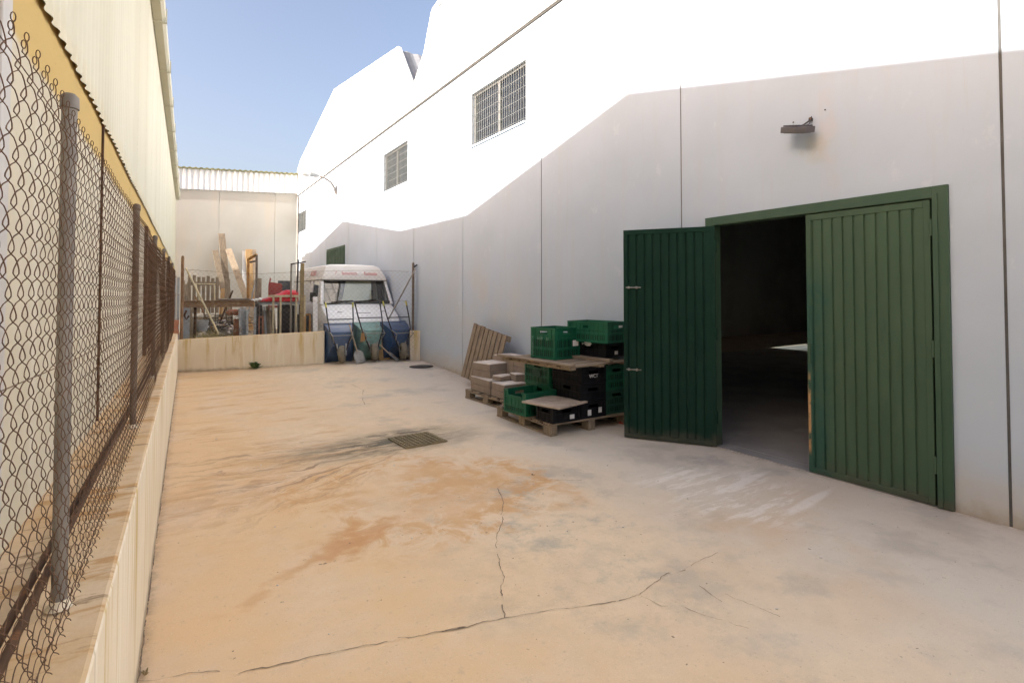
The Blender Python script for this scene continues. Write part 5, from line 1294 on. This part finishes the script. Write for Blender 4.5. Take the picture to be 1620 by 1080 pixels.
bars('black steel post standing left of the workbench', 'steel_post', 'post', 'darksteel', [((1.84, 14.2, .15), (1.84, 14.2, 1.44))], .035)
solid('crumpled_sheet', 'label', 'crumpled white plastic sheet at the left end of the workbench', 'plastic sheet', lambda m: [rock(m, (1.78 + .07 * k, 14.35, 1.50 + .02 * k), .06, k + 11) for k in range(3)], 0)
plank('pinkish plank leaning between the cream table frame and the van', (2.92, 12.98, .12), (2.92, 13.06, 1.60), .10, .03, 'vanwhite')
bars('ochre bent tube frame beside the van', 'tube_frame', 'frame', 'orangetube', [((2.83, 13.15, .15), (2.83, 13.15, 1.20)), ((2.74, 13.15, 1.19), (2.85, 13.15, 1.19))], .02)
plank('brown board standing beside the yellowish steel post', (2.70, 13.2, .15), (2.70, 13.25, 1.15), .12, .03, 'woodorange')
solid('dark_bin', 'darkgrey', 'dark grey bin between the cream table frame and the van', 'bin', lambda m: m.lathe([(0, .0), (.14, .0), (.17, .95), (.18, .95), (.18, 1.0), (0, 1.02)], Matrix.Translation((2.98, 14.5, .15)), 16), 0, smooth=40)

# ------------------------------------------------------------------ weeds, litter
def weed(label, x, y, n, r, h, name='weed', z=None, mt='plant'):
    m = MB(); z = gh(x, y) if z is None else z
    for k in range(n):
        a = random.uniform(0, 6.28); t = random.uniform(.3, 1) * r; hh = random.uniform(.25, 1) * h
        p0 = Vector((x + random.uniform(-.2, .2) * r, y + random.uniform(-.2, .2) * r, z)); p1 = p0 + Vector((math.cos(a) * t, math.sin(a) * t, hh)); s = Vector((-math.sin(a), math.cos(a), .2)) * random.uniform(.08, .18) * r
        mm = p0.lerp(p1, .6) + Vector((0, 0, hh * .25)); m.add([p0, mm - s, p1, mm + s], [(0, 1, 2), (0, 2, 3)])
    return tag(m.build(name, M[mt], fix=False), label, 'weed')
weed('green weed growing at the foot of the far low wall', 1.66, back_y(1.66) - .08, 70, .16, .15)
weed('tiny dry weed in the crack at the foot of the left wall', -.05, 2.88, 16, .022, .03, mt='dry')
m = MB()
for k in range(90):
    x, y = random.uniform(.3, 4.9), random.uniform(1.6, 12)
    rock(m, (x, y, gh(x, y) + .003), random.choice((.004, .005, .006, .009)), k)
tag(m.build('grit', M['tile']), 'scattered grit and crumbs on the yard slab', 'grit', kind='stuff')
lf = MB(); 
for (x, y) in ((.83, 3.45), (2.83, 4.1)):
    for k in range(3): a = random.uniform(0, 6.28); c = Vector((x, y, .012)); d = Vector((math.cos(a), math.sin(a), .25)) * .03; s = Vector((-math.sin(a), math.cos(a), 0)) * .009; lf.add([c, c + d * .5 - s, c + d, c + d * .5 + s], [(0, 1, 2, 3)])
tag(lf.build('dry_leaf', M['crack'], fix=False), 'dry dark leaf curled on the slab near the orange stain', 'leaf')
